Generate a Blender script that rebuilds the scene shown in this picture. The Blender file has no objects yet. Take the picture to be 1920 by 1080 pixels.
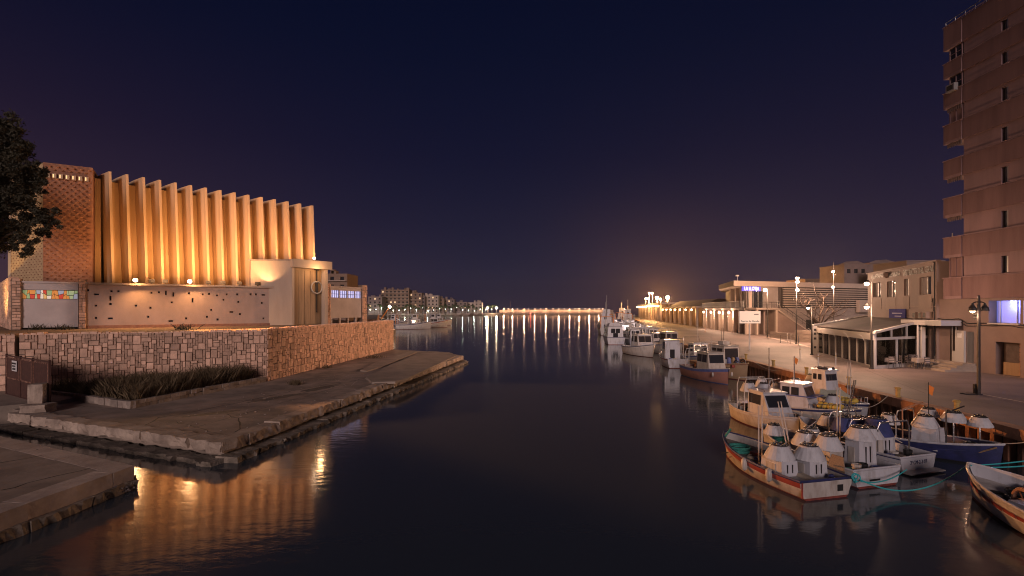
import bpy, bmesh, math, random
from mathutils import Vector, Matrix, noise
R = math.radians
rnd = random.Random(7)
ORD = 'first second third fourth fifth sixth seventh eighth ninth tenth eleventh twelfth thirteenth fourteenth fifteenth sixteenth seventeenth eighteenth nineteenth twentieth twenty-first twenty-second twenty-third twenty-fourth twenty-fifth twenty-sixth twenty-seventh twenty-eighth twenty-ninth thirtieth thirty-first thirty-second thirty-third thirty-fourth'.split()
sc = bpy.context.scene
HAZE = .00013
COL = sc.collection

# ------------------------------------------------------------------ camera
HC, F, CX, HY = 6.0, 960.0, 960.0, 580.0
cam = bpy.data.cameras.new('camera'); camo = bpy.data.objects.new('camera', cam); COL.objects.link(camo)
camo.location = (0, 0, HC); camo.rotation_euler = (R(90), 0, 0)
cam.sensor_width = 36; cam.lens = 18; cam.shift_y = (HY - 540) / 1920
cam.clip_start = .1; cam.clip_end = 5000
sc.camera = camo
sc.render.engine = 'CYCLES'
sc.cycles.use_denoising = True; sc.cycles.pixel_filter_type = 'BLACKMAN_HARRIS'; sc.cycles.filter_width = 1.05
sc.cycles.max_bounces = 6; sc.cycles.diffuse_bounces = 2; sc.cycles.glossy_bounces = 3
sc.cycles.transmission_bounces = 4; sc.cycles.transparent_max_bounces = 6
sc.cycles.sample_clamp_indirect = 6
sc.view_settings.view_transform = 'Standard'; sc.view_settings.look = 'None'
sc.view_settings.exposure = 0; sc.view_settings.gamma = 1; sc.view_settings.use_curve_mapping = False

# ------------------------------------------------------------------ night sky
SUN_EL, SUN_AZ = 14, 187          # fill sun added behind the camera for unseen city and bridge lights; direction it comes from (deg from +Y, clockwise)
w = bpy.data.worlds.new('World'); sc.world = w; w.use_nodes = True
nt = w.node_tree; N = nt.nodes; L = nt.links; N.clear()
out = N.new('ShaderNodeOutputWorld')
sky = N.new('ShaderNodeTexSky'); sky.sky_type = 'NISHITA'; sky.sun_disc = False
sky.sun_elevation = R(SUN_EL); sky.sun_rotation = R(SUN_AZ)
bg1 = N.new('ShaderNodeBackground'); bg1.inputs[1].default_value = .0006
L.new(sky.outputs[0], bg1.inputs[0])
tc = N.new('ShaderNodeTexCoord'); sep = N.new('ShaderNodeSeparateXYZ'); L.new(tc.outputs['Generated'], sep.inputs[0])
ramp = N.new('ShaderNodeValToRGB'); cr = ramp.color_ramp
cr.elements[0].position = 0; cr.elements[0].color = (.0125, .0115, .033, 1)
cr.elements[1].position = 1; cr.elements[1].color = (.0005, .0012, .010, 1)
for p, c in ((.07, (.0105, .0105, .034)), (.16, (.0068, .0072, .028)), (.28, (.0034, .0042, .022)), (.45, (.0014, .0030, .0175)), (.6, (.0008, .0022, .0145))):
    e = cr.elements.new(p); e.color = (*c, 1)
L.new(sep.outputs[2], ramp.inputs[0])
bg2 = N.new('ShaderNodeBackground'); bg2.inputs[1].default_value = 1.0
# glow of the town low over the horizon (light pollution): follows the azimuth smoothly, warm to the left and the right
def math_node(op, a, b=None, clamp=False):
    n = N.new('ShaderNodeMath'); n.operation = op; n.use_clamp = clamp
    for k, v in enumerate((a, b)):
        if v is None: continue
        if isinstance(v, (int, float)): n.inputs[k].default_value = v
        else: L.new(v, n.inputs[k])
    return n.outputs[0]
ax = math_node('ADD', math_node('MAXIMUM', math_node('MULTIPLY', sep.outputs[0], -1.0), 0.0), math_node('MULTIPLY', math_node('MAXIMUM', sep.outputs[0], 0.0), .6))
side = math_node('POWER', math_node('MULTIPLY', ax, 1.3, True), 1.6)
low = math_node('POWER', math_node('SUBTRACT', 1.0, math_node('MULTIPLY', sep.outputs[2], 1.7, True), True), 2.2)
warm = N.new('ShaderNodeMixRGB'); warm.blend_type = 'ADD'; L.new(math_node('MULTIPLY', side, low), warm.inputs[0])
L.new(ramp.outputs[0], warm.inputs[1]); warm.inputs[2].default_value = (.050, .017, .006, 1)
# orange harbour glow round the direction of the floodlit quay
dotn = N.new('ShaderNodeVectorMath'); dotn.operation = 'DOT_PRODUCT'; L.new(tc.outputs['Generated'], dotn.inputs[0])
gd = Vector((.288, 1, .03)).normalized(); dotn.inputs[1].default_value = gd
gl = math_node('POWER', math_node('MAXIMUM', dotn.outputs['Value'], 0.0), 110)
gl2 = math_node('ADD', math_node('MULTIPLY', gl, .10), math_node('MULTIPLY', math_node('POWER', math_node('MAXIMUM', dotn.outputs['Value'], 0.0), 1600), .35))
glow = N.new('ShaderNodeMixRGB'); glow.blend_type = 'ADD'; L.new(gl2, glow.inputs[0]); L.new(warm.outputs[0], glow.inputs[1])
glow.inputs[2].default_value = (.13, .036, .008, 1)
L.new(glow.outputs[0], bg2.inputs[0])
ad = N.new('ShaderNodeAddShader'); L.new(bg1.outputs[0], ad.inputs[0]); L.new(bg2.outputs[0], ad.inputs[1]); L.new(ad.outputs[0], out.inputs[0])
sun = bpy.data.lights.new('city_fill', 'SUN'); sun.energy = 1.55; sun.angle = R(14); sun.color = (.97, .76, .75)
so = bpy.data.objects.new('city_fill', sun); COL.objects.link(so)
sd = Vector((math.sin(R(SUN_AZ)) * math.cos(R(SUN_EL)), math.cos(R(SUN_AZ)) * math.cos(R(SUN_EL)), math.sin(R(SUN_EL))))
so.rotation_euler = sd.to_track_quat('Z', 'Y').to_euler()

# ------------------------------------------------------------------ helpers
def P(u, v, z=0.0):
    Y = F * (HC - z) / (v - HY); return Vector(((u - CX) / F * Y, Y, z))
def v2z(v, Y): return HC + (HY - v) / F * Y

_m = {}
def mat(name, c1, c2=None, scale=1.5, rough=.7, bump=0., bscale=12., metal=0., emis=None, es=0., rand=0., spec=.5, detail=6, streak=0., trans=0., alpha=1., ior=1.45, contrast=(.35, .65)):
    if name in _m: return _m[name]
    m = bpy.data.materials.new(name); m.use_nodes = True; _m[name] = m
    nt = m.node_tree; b = nt.nodes['Principled BSDF']; l = nt.links; n = nt.nodes
    b.inputs['Base Color'].default_value = (*c1, 1); b.inputs['Roughness'].default_value = rough
    b.inputs['Metallic'].default_value = metal; b.inputs['Specular IOR Level'].default_value = spec
    b.inputs['IOR'].default_value = ior
    if trans: b.inputs['Transmission Weight'].default_value = trans
    if alpha < 1: b.inputs['Alpha'].default_value = alpha
    if emis:
        b.inputs['Emission Color'].default_value = (*emis, 1); b.inputs['Emission Strength'].default_value = es
    if c2 or bump or rand:
        g = n.new('ShaderNodeNewGeometry')
        pos = g.outputs['Position']
        if streak:
            mp = n.new('ShaderNodeMapping'); mp.inputs['Scale'].default_value = (1, 1, streak); l.new(pos, mp.inputs[0]); pos = mp.outputs[0]
        col = None
        if c2:
            nz = n.new('ShaderNodeTexNoise'); nz.inputs['Scale'].default_value = scale; nz.inputs['Detail'].default_value = detail; nz.inputs['Roughness'].default_value = .62
            l.new(pos, nz.inputs['Vector'])
            r = n.new('ShaderNodeMapRange'); r.inputs[1].default_value = contrast[0]; r.inputs[2].default_value = contrast[1]; l.new(nz.outputs[0], r.inputs[0])
            mx = n.new('ShaderNodeMixRGB'); mx.inputs[1].default_value = (*c1, 1); mx.inputs[2].default_value = (*c2, 1)
            l.new(r.outputs[0], mx.inputs[0]); col = mx.outputs[0]
        if rand:
            oi = n.new('ShaderNodeObjectInfo'); r2 = n.new('ShaderNodeMapRange'); r2.inputs[3].default_value = 1 - rand; r2.inputs[4].default_value = 1 + rand
            l.new(oi.outputs['Random'], r2.inputs[0])
            m2 = n.new('ShaderNodeVectorMath'); m2.operation = 'SCALE'
            if col: l.new(col, m2.inputs[0])
            else: m2.inputs[0].default_value = c1
            l.new(r2.outputs[0], m2.inputs['Scale']); col = m2.outputs[0]
        if col: l.new(col, b.inputs['Base Color'])
        if bump:
            nb = n.new('ShaderNodeTexNoise'); nb.inputs['Scale'].default_value = bscale; nb.inputs['Detail'].default_value = 5
            l.new(g.outputs['Position'], nb.inputs['Vector'])
            bp = n.new('ShaderNodeBump'); bp.inputs['Strength'].default_value = bump; bp.inputs['Distance'].default_value = .05
            l.new(nb.outputs[0], bp.inputs['Height']); l.new(bp.outputs[0], b.inputs['Normal'])
    return m

class Frame:
    def __init__(s, o, ang=None, to=None):
        s.o = Vector((o[0], o[1], 0))
        if to is not None: ang = math.atan2(to[1] - o[1], to[0] - o[0])
        s.a = ang; s.c, s.s = math.cos(ang), math.sin(ang)
    def __call__(s, x, y, z): return Vector((s.o.x + x * s.c - y * s.s, s.o.y + x * s.s + y * s.c, z))
    def ux(s, u, y=0.):                    # where along this wall the sight line of column u meets it
        k = (u - CX) / F; ox = s.o.x - y * s.s; oy = s.o.y + y * s.c
        return (k * oy - ox) / (s.c - k * s.s)
    def vz(s, u, v, y=0.): return v2z(v, s(s.ux(u, y), y, 0).y)

class MB:
    def __init__(s, fr=None): s.v = []; s.f = []; s.mi = []; s.fr = fr; s.cur = 0; s.smooth = False
    def pt(s, p):
        s.v.append(tuple(s.fr(*p)) if s.fr else tuple(p)); return len(s.v) - 1
    def face(s, ids): s.f.append(list(ids)); s.mi.append(s.cur)
    def poly(s, pts): s.face([s.pt(p) for p in pts])
    def box(s, x0, x1, y0, y1, z0, z1):
        i = [s.pt((x, y, z)) for z in (z0, z1) for x, y in ((x0, y0), (x1, y0), (x1, y1), (x0, y1))]
        for q in ((3, 2, 1, 0), (4, 5, 6, 7), (0, 1, 5, 4), (1, 2, 6, 5), (2, 3, 7, 6), (3, 0, 4, 7)): s.face([i[k] for k in q])
        return s
    def cbox(s, c, sz, rz=0.):
        cc, ss = math.cos(rz), math.sin(rz); hx, hy, hz = (k / 2 for k in sz)
        i = [s.pt((c[0] + x * cc - y * ss, c[1] + x * ss + y * cc, c[2] + z)) for z in (-hz, hz) for x, y in ((-hx, -hy), (hx, -hy), (hx, hy), (-hx, hy))]
        for q in ((3, 2, 1, 0), (4, 5, 6, 7), (0, 1, 5, 4), (1, 2, 6, 5), (2, 3, 7, 6), (3, 0, 4, 7)): s.face([i[k] for k in q])
        return s
    def prism(s, poly, z0, z1):
        n = len(poly); a = [s.pt((p[0], p[1], z0)) for p in poly]; b = [s.pt((p[0], p[1], z1)) for p in poly]
        s.face(a[::-1]); s.face(b)
        for k in range(n): s.face((a[k], a[(k + 1) % n], b[(k + 1) % n], b[k]))
        return s
    def hexa(s, p):                         # 8 points: 4 bottom, 4 top
        i = [s.pt(q) for q in p]
        for q in ((3, 2, 1, 0), (4, 5, 6, 7), (0, 1, 5, 4), (1, 2, 6, 5), (2, 3, 7, 6), (3, 0, 4, 7)): s.face([i[k] for k in q])
        return s
    def tube(s, pts, r, n=6, cap=True, r1=None):
        pts = [Vector(p) for p in pts]; rings = []
        for k, p in enumerate(pts):
            d = (pts[min(k + 1, len(pts) - 1)] - pts[max(k - 1, 0)]).normalized()
            up = Vector((0, 0, 1)) if abs(d.z) < .9 else Vector((1, 0, 0))
            a = d.cross(up).normalized(); b = a.cross(d)
            rr = r if r1 is None else r + (r1 - r) * k / (len(pts) - 1)
            rings.append([s.pt(p + (a * math.cos(t) + b * math.sin(t)) * rr) for t in (2 * math.pi * j / n for j in range(n))])
        for q in range(len(rings) - 1):
            for j in range(n): s.face((rings[q][j], rings[q][(j + 1) % n], rings[q + 1][(j + 1) % n], rings[q + 1][j]))
        if cap: s.face(rings[0][::-1]); s.face(rings[-1])
        return s
    def lathe(s, c, prof, n=12, cap=True, sx=1, sy=1, rot=0):
        rings = [[s.pt((c[0] + r * sx * math.cos(rot + 2 * math.pi * j / n), c[1] + r * sy * math.sin(rot + 2 * math.pi * j / n), c[2] + z)) for j in range(n)] for r, z in prof]
        for q in range(len(rings) - 1):
            for j in range(n): s.face((rings[q][j], rings[q][(j + 1) % n], rings[q + 1][(j + 1) % n], rings[q + 1][j]))
        if cap: s.face(rings[0][::-1]); s.face(rings[-1])
        return s
    def ball(s, c, r, n=8, m=5, sz=1.):
        return s.lathe(c, [(max(r * math.sin(math.pi * k / m), .001), -r * sz * math.cos(math.pi * k / m)) for k in range(m + 1)], n)
    def torus(s, c, R0, r, n=14, m=6, axis='z'):
        rings = []
        for k in range(n):
            t = 2 * math.pi * k / n; ring = []
            for j in range(m):
                q = 2 * math.pi * j / m; rr = R0 + r * math.cos(q); h = r * math.sin(q)
                p = {'z': (rr * math.cos(t), rr * math.sin(t), h), 'y': (rr * math.cos(t), h, rr * math.sin(t)), 'x': (h, rr * math.cos(t), rr * math.sin(t))}[axis]
                ring.append(s.pt((c[0] + p[0], c[1] + p[1], c[2] + p[2])))
            rings.append(ring)
        for k in range(n):
            for j in range(m): s.face((rings[k][j], rings[k][(j + 1) % m], rings[(k + 1) % n][(j + 1) % m], rings[(k + 1) % n][j]))
        return s
    def wall(s, x0, x1, y0, y1, z0, z1, holes=(), dp=.2, back=True):
        """wall slab with real recessed openings (x0,x1,z0,z1) in its front face y0"""
        H = [h for h in holes]
        xs = sorted({x0, x1, *[h[0] for h in H], *[h[1] for h in H]})
        for a, b in zip(xs, xs[1:]):
            hs = sorted((h[2], h[3]) for h in H if h[0] <= a + 1e-6 and h[1] >= b - 1e-6)
            z = z0
            for c, d in hs:
                if c > z + 1e-5: s.poly(((a, y0, z), (b, y0, z), (b, y0, c), (a, y0, c)))
                z = max(z, d)
            if z < z1 - 1e-5: s.poly(((a, y0, z), (b, y0, z), (b, y0, z1), (a, y0, z1)))
        for a, b, c, d in H:
            q = y0 + dp
            s.poly(((a, y0, c), (a, q, c), (a, q, d), (a, y0, d))); s.poly(((b, y0, c), (b, y0, d), (b, q, d), (b, q, c)))
            s.poly(((a, y0, c), (b, y0, c), (b, q, c), (a, q, c))); s.poly(((a, y0, d), (a, q, d), (b, q, d), (b, y0, d)))
            s.poly(((a, q, c), (b, q, c), (b, q, d), (a, q, d)))
        s.poly(((x0, y0, z1), (x1, y0, z1), (x1, y1, z1), (x0, y1, z1)))
        s.poly(((x0, y0, z0), (x0, y0, z1), (x0, y1, z1), (x0, y1, z0))); s.poly(((x1, y0, z0), (x1, y1, z0), (x1, y1, z1), (x1, y0, z1)))
        if back: s.poly(((x0, y1, z0), (x0, y1, z1), (x1, y1, z1), (x1, y1, z0)))
        return s
    def mesh(s, name, mats, inv=None):
        me = bpy.data.meshes.new(name)
        vs = s.v if inv is None else [tuple(inv @ Vector(p)) for p in s.v]
        me.from_pydata(vs, [], s.f)
        for m in (mats if isinstance(mats, (list, tuple)) else [mats]): me.materials.append(m)
        if any(s.mi): me.polygons.foreach_set('material_index', s.mi)
        if s.smooth: me.polygons.foreach_set('use_smooth', [True] * len(s.f))
        me.update(); return me
    def build(s, name, mats, parent=None, local=False, recalc=True, **props):
        inv = None
        if parent is not None and not local:
            T = Matrix.Identity(4); p = parent
            while p is not None:
                T = Matrix.LocRotScale(p.location, p.rotation_euler, p.scale) @ T; p = p.parent
            inv = T.inverted()
        me = s.mesh(name, mats, inv)
        if recalc:
            bm = bmesh.new(); bm.from_mesh(me); bmesh.ops.recalc_face_normals(bm, faces=bm.faces); bm.to_mesh(me); bm.free()
        o = bpy.data.objects.new(name, me); COL.objects.link(o); o.parent = parent
        for k, v in props.items(): o[k] = v
        return o

def thing(name, label, cat, loc=(0, 0, 0), rz=0., group=None):
    o = bpy.data.objects.new(name, None); COL.objects.link(o); o.empty_display_size = .2
    o.location = loc; o.rotation_euler = (0, 0, rz); o['label'] = label; o['category'] = cat
    if group: o['group'] = group
    return o
def copy_tree(o, parent=None, loc=None, rz=None, label=None):
    c = o.copy(); COL.objects.link(c); c.parent = parent
    if loc is not None: c.location = loc
    if rz is not None: c.rotation_euler = (0, 0, rz)
    if label: c['label'] = label
    for ch in list(o.children): copy_tree(ch, c)
    return c
def light(kind, loc, energy, color, size=.2, target=None, cone=120, blend=.6, name='lamp_or_fill', parent=None):
    l = bpy.data.lights.new(name, kind); l.energy = energy; l.color = color
    if kind in ('POINT', 'SPOT'): l.shadow_soft_size = size
    if kind == 'SPOT': l.spot_size = R(cone); l.spot_blend = blend
    o = bpy.data.objects.new(name, l); COL.objects.link(o); o.location = loc
    if target is not None: o.rotation_euler = (Vector(loc) - Vector(target)).to_track_quat('Z', 'Y').to_euler()
    return o
def shape_mesh(name, fn, mats, n=1):
    return fn
def text_obj(name, txt, size, fr_pos, rz, m, parent, depth=.03, sx=1.):
    cu = bpy.data.curves.new(name, 'FONT'); cu.body = txt; cu.size = size; cu.extrude = depth; cu.offset = .012 if size > .5 else 0; cu.align_x = 'CENTER'; cu.align_y = 'CENTER'
    t = bpy.data.objects.new(name, cu); COL.objects.link(t)
    dg = bpy.context.evaluated_depsgraph_get(); me = bpy.data.meshes.new_from_object(t.evaluated_get(dg))
    bpy.data.objects.remove(t); me.materials.clear(); me.materials.append(m)
    M = Matrix.Translation(fr_pos) @ Matrix.Rotation(rz, 4, 'Z') @ Matrix.Rotation(R(90), 4, 'X') @ Matrix.Diagonal((sx, 1, 1, 1))
    T = Matrix.Identity(4); p = parent
    while p is not None:
        T = Matrix.LocRotScale(p.location, p.rotation_euler, p.scale) @ T; p = p.parent
    me.transform(T.inverted() @ M)
    o = bpy.data.objects.new(name, me); COL.objects.link(o); o.parent = parent; return o
def rough_mesh(lx, ly, lz, amp, seed, cell=.2, ztop_flat=.3):
    bm = bmesh.new(); bmesh.ops.create_cube(bm, size=1)
    bmesh.ops.scale(bm, vec=(lx, ly, lz), verts=bm.verts)
    cuts = max(1, min(12, int(lx / cell)))
    ed = [e for e in bm.edges if abs(e.verts[0].co.x - e.verts[1].co.x) > lx * .9]
    bmesh.ops.subdivide_edges(bm, edges=ed, cuts=cuts, use_grid_fill=True)
    ed = [e for e in bm.edges if abs(e.verts[0].co.z - e.verts[1].co.z) > lz * .9]
    bmesh.ops.subdivide_edges(bm, edges=ed, cuts=2, use_grid_fill=True)
    for v in bm.verts:
        d = noise.noise_vector(v.co * 2.3 + Vector((seed * 3.1, seed * 1.7, 0))) + .6 * noise.noise_vector(v.co * 6.1 + Vector((seed * 1.1, 0, 3)))
        top = v.co.z > lz * .49
        v.co.x += d.x * amp * (.5 if abs(v.co.x) > lx * .49 else 1)
        v.co.y += d.y * amp * 1.5; v.co.z += d.z * amp * (ztop_flat if top else 1)
    bmesh.ops.recalc_face_normals(bm, faces=bm.faces)
    return bm
def rough_block(name, parent, m, c, sz, rz, amp, seed, **k):
    bm = rough_mesh(*sz, amp, seed, **k); me = bpy.data.meshes.new(name); bm.to_mesh(me); bm.free(); me.materials.append(m)
    o = bpy.data.objects.new(name, me); COL.objects.link(o); o.parent = parent
    o.location = Vector(c) - (parent.location if parent else Vector()); o.rotation_euler = (0, 0, rz); return o

# ------------------------------------------------------------------ materials
SODIUM = (1, .48, .16); WARM = (1, .59, .37); WHITE = (.95, .95, 1.0)
m_stone = mat('wall_stone', (.74, .46, .32), (.52, .33, .23), 2.5, .85, .5, 14, rand=.30)
m_stone2 = mat('wall_mortar', (.20, .145, .11), (.28, .20, .15), 4, .95, .4, 20)
m_conc = mat('quay_concrete', (.38, .29, .23), (.18, .14, .11), .55, .85, .35, 5, detail=9)
m_slab = mat('sandy_slab', (.36, .28, .22), (.24, .19, .15), .7, .85, .25, 9)
m_cope = mat('coping', (.50, .39, .30), (.24, .18, .14), 1.1, .85, .6, 9, rand=.12)
m_ledge = mat('weedy_ledge', (.30, .24, .185), (.10, .08, .06), 1.6, .9, .8, 10)
m_pave = mat('promenade_paving', (.20, .15, .14), (.115, .088, .085), .22, .7, .12, 18, detail=8)
m_dirt = mat('dirt', (.13, .08, .05), (.22, .15, .09), 1.4, .95, .6, 8)
m_cream = mat('cream_render', (.46, .36, .27), (.37, .28, .21), .45, .75, .06, 30, streak=.25)
m_fin = mat('ochre_fin', (.64, .43, .25), (.44, .28, .16), 1.2, .75, .12, 14, streak=.12, contrast=(.4, .8))
m_panel = mat('ochre_panel', (.66, .44, .23), (.48, .30, .15), .8, .8, .1, 20, streak=.15)
m_white = mat('white_render', (.58, .50, .46), (.47, .40, .37), .5, .75, .05, 30)
m_brick = mat('brick', (.34, .17, .10), (.24, .11, .07), 3, .85, .4, 18)
m_wood = mat('door_wood', (.34, .22, .12), (.20, .13, .07), 2.2, .6, .1, 30, streak=.1)
m_dark = mat('dark_void', (.02, .018, .016), rough=.7)
m_metal = mat('dark_metal', (.05, .045, .045), rough=.45, metal=.6)
m_galv = mat('galvanised', (.42, .40, .38), rough=.4, metal=.7)
m_rust = mat('rusty_beam', (.38, .19, .11), (.22, .11, .065), 1.8, .8, .4, 12)
m_pile = mat('rusty_pile', (.34, .15, .085), (.14, .07, .045), 2.0, .8, .4, 9, streak=.3)
m_yel = mat('yellow_paint', (.40, .27, .08), (.28, .18, .06), 8, .55)
m_gel = mat('gelcoat', (.45, .445, .47), (.25, .22, .20), 3.2, .28, spec=.5, streak=.35, contrast=(.50, .80), bump=.05, bscale=6)
m_gelo = mat('aged_gelcoat', (.42, .385, .35), (.20, .155, .125), 3.4, .4, streak=.3, contrast=(.46, .78), bump=.06, bscale=6)
m_hood = mat('hood_fibreglass', (.48, .47, .48), (.30, .28, .28), 5, .35, streak=.3, contrast=(.48, .8))
m_red = mat('red_paint', (.27, .045, .035), (.19, .035, .03), 3, .45)
m_navy = mat('navy_paint', (.03, .035, .12), (.02, .025, .07), 3, .4)
m_navyc = mat('navy_canvas', (.035, .045, .16), (.02, .03, .10), 3, .8)
m_blue = mat('blue_paint', (.10, .13, .32), (.07, .09, .22), 3, .45)
m_foul = mat('antifouling', (.22, .045, .03), (.12, .03, .025), 4, .6)
m_black = mat('black_rubber', (.015, .015, .016), rough=.5)
m_deck = mat('worn_deck', (.20, .17, .145), (.10, .085, .075), 3, .8, .2, 16)
m_deckl = mat('pale_deck', (.48, .43, .39), (.32, .28, .25), 3, .7, .1, 16)
m_net = mat('green_net', (.05, .30, .24), (.02, .16, .13), 14, .8, .8, 40)
m_teal = mat('teal_rope', (.03, .34, .36), rough=.7)
m_rope = mat('rope', (.40, .33, .25), rough=.9)
m_chrome = mat('steel_tube', (.62, .60, .58), rough=.25, metal=.9)
m_glassd = mat('dark_glass', (.02, .022, .028), rough=.06, spec=.8)
m_float = mat('yellow_float', (.60, .42, .07), (.42, .28, .05), 5, .5)
m_orangep = mat('orange_paint', (.55, .20, .05), rough=.5)
m_tower = mat('tower_render', (.25, .155, .155), (.19, .12, .12), .9, .8, .05, 25, streak=.2)
m_band = mat('tower_band', (.20, .115, .11), (.13, .072, .07), 1.0, .8, .05, 25, streak=.12)
m_concr = mat('board_concrete', (.30, .24, .20), (.22, .17, .145), .8, .8, .1, 20, streak=4)
m_tan = mat('town_hall_render', (.215, .15, .13), (.17, .12, .105), .5, .8, .05, 25)
m_tan2 = mat('town_hall_panel', (.22, .155, .13), (.18, .125, .105), .6, .8)
m_alu = mat('white_aluminium', (.44, .40, .37), rough=.45)
m_trunk = mat('bark', (.12, .08, .06), (.06, .04, .03), 6, .9, .6, 20)
m_leaf = mat('pine_leaf', (.065, .055, .03), (.035, .032, .018), 1.2, .8, rand=0)
m_palm = mat('palm_leaf', (.07, .11, .04), (.05, .07, .03), 1, .7)
m_grass = mat('dry_grass', (.15, .105, .055), (.075, .05, .028), 2.5, .9)
m_hay = mat('straw', (.50, .36, .14), (.38, .26, .10), 3, .9)
m_rock = mat('breakwater_rock', (.36, .27, .20), (.24, .17, .13), .3, .9)
m_house = mat('far_house', (.25, .165, .12), (.19, .125, .09), .12, .85)
m_house2 = mat('far_house_dark', (.24, .18, .16), (.18, .13, .12), .12, .85)
m_housew = mat('far_house_pale', (.46, .36, .30), (.36, .28, .23), .12, .85)

def glow_mat(name, c, s): return mat(name, c, rough=.5, emis=c, es=s)
g_sod = glow_mat('sodium_bulb', (1, .62, .28), 60)
g_warm = glow_mat('warm_bulb', (1, .74, .50), 40)
g_white = glow_mat('white_bulb', (.92, 1, .88), 40)
g_far = glow_mat('far_warm_bulb', (1, .60, .34), 9)
g_farw = glow_mat('far_white_bulb', (.90, .95, .9), 13)
g_big = glow_mat('harbour_flood_bulb', (1, .60, .25), 110)

# ------------------------------------------------------------------ water
mw = bpy.data.materials.new('harbour_water'); mw.use_nodes = True
b = mw.node_tree.nodes['Principled BSDF']; n = mw.node_tree.nodes; l = mw.node_tree.links
b.inputs['Base Color'].default_value = (.040, .052, .066, 1); b.inputs['Roughness'].default_value = .10; b.inputs['IOR'].default_value = 1.5
g = n.new('ShaderNodeNewGeometry'); mp = n.new('ShaderNodeMapping'); mp.inputs['Scale'].default_value = (.55, 1.0, 1); l.new(g.outputs['Position'], mp.inputs[0])
n1 = n.new('ShaderNodeTexNoise'); n1.inputs['Scale'].default_value = 2.2; n1.inputs['Detail'].default_value = 4; l.new(mp.outputs[0], n1.inputs['Vector'])
bp = n.new('ShaderNodeBump'); bp.inputs['Strength'].default_value = .12; bp.inputs['Distance'].default_value = .06
l.new(n1.outputs[0], bp.inputs['Height']); l.new(bp.outputs[0], b.inputs['Normal'])
wb = MB(); wb.poly(((-1500, -60, 0), (1500, -60, 0), (1500, 2600, 0), (-1500, 2600, 0)))
wb.build('water', mw, kind='structure')
sb = MB(); sb.poly(((-1500, -60, -3), (1500, -60, -3), (1500, 2600, -3), (-1500, 2600, -3))); sb.build('seabed', m_dark, kind='structure')

# ------------------------------------------------------------------ left quays
def struct_empty(name, loc=(0, 0, 0)):
    o = bpy.data.objects.new(name, None); COL.objects.link(o); o.location = loc; o['kind'] = 'structure'; return o
K = Vector((-11.35, 20.0)); TIP = Vector((-5.5, 57.3)); KL = Vector((-23.7, 25.1))
A = Vector((-30.8, 32.0)); BC = Vector((-18.0, 37.6)); E = Vector((-15.6, 67.2))
m_shell0 = mat('pebble', (.46, .38, .32), (.25, .2, .17), 9, .8)
lq = struct_empty('left_quay', (K.x, K.y, 0))
def edge_in(p, q, d):   # shift a segment inwards (to its left side)
    n = Vector((-(q - p).y, (q - p).x)).normalized(); return n * d
poly = [K + Vector((-.2, .55)), TIP + Vector((-.6, .0)), Vector((-7.2, 61.5)), Vector((-11.4, 64.6)), E, Vector((-19, 70)), Vector((-30, 60)), A + Vector((-3, 2)), KL + Vector((-6, 4)), KL + Vector((-.3, .5))]
# deck as a gridded sheet so that it can sag and crack
db = MB(); db.prism([tuple(p) for p in poly], -1.4, .74); db.build('quay_deck', m_conc, lq)
def stone_row(parent, p, q, w, h, ztop, off, amp, name, m, seed, lmin=1.0, lmax=2.1, jz=.03, gap=.02):
    p, q = Vector(p), Vector(q); d = (q - p); Ln = d.length; d.normalize(); n = Vector((-d.y, d.x)); s = 0; k = seed
    r = random.Random(seed)
    while s < Ln - .2:
        l_ = min(r.uniform(lmin, lmax), Ln - s)
        if Ln - s - l_ < .4: l_ = Ln - s
        c = p + d * (s + l_ / 2) + n * (off + r.uniform(-.04, .04))
        rough_block(name, parent, m, (c.x, c.y, ztop - h / 2 + r.uniform(-jz, jz)), (l_ - gap, w, h), math.atan2(d.y, d.x) + r.uniform(-.006, .006), amp, k)
        s += l_; k += 1
stone_row(lq, K, TIP, .75, .42, .80, .34, .085, 'coping_stone', m_cope, 3, 1.2, 2.6)
stone_row(lq, K, TIP, .8, .5, .22, -.18, .13, 'ledge_stone', m_ledge, 50, .9, 2.2, .04)
stone_row(lq, KL + Vector((-1.5, .62)), K, .8, .42, .80, .34, .085, 'coping_stone', m_cope, 90, 1.6, 3.2)
stone_row(lq, KL + Vector((-1.5, .62)), K + Vector((.1, -.1)), .7, .5, .17, -.16, .12, 'ledge_stone', m_ledge, 120, 1.5, 3)
TT = Vector((-8.2, 61.8)); stone_row(lq, TIP, TT, .7, .5, .80, .2, .04, 'coping_stone', m_cope, 150, 1.2, 2)
stone_row(lq, TIP, TT, .7, .6, .28, -.2, .05, 'ledge_stone', m_ledge, 160, 1.2, 2)
# raised sandy slab along the outer edge
sl = [(-8.0, 36.2), (-7.5, 38.2), (-5.9, 56.5), (-7.2, 60.8), (-9.9, 62.6), (-10.6, 57.0), (-10.9, 47), (-10.7, 38.5), (-9.6, 36.0)]
s_ = MB(); s_.prism([(x - .25, y) for x, y in sl], .74, .90); s_.build('raised_slab', m_slab, lq)
s_ = MB(); s_.prism([(-12.9, 43.5), (-12.2, 43.0), (-11.7, 46), (-11.6, 62.5), (-12.6, 63.2), (-13.3, 50)], .74, .83); s_.build('raised_slab', m_slab, lq)
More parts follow.
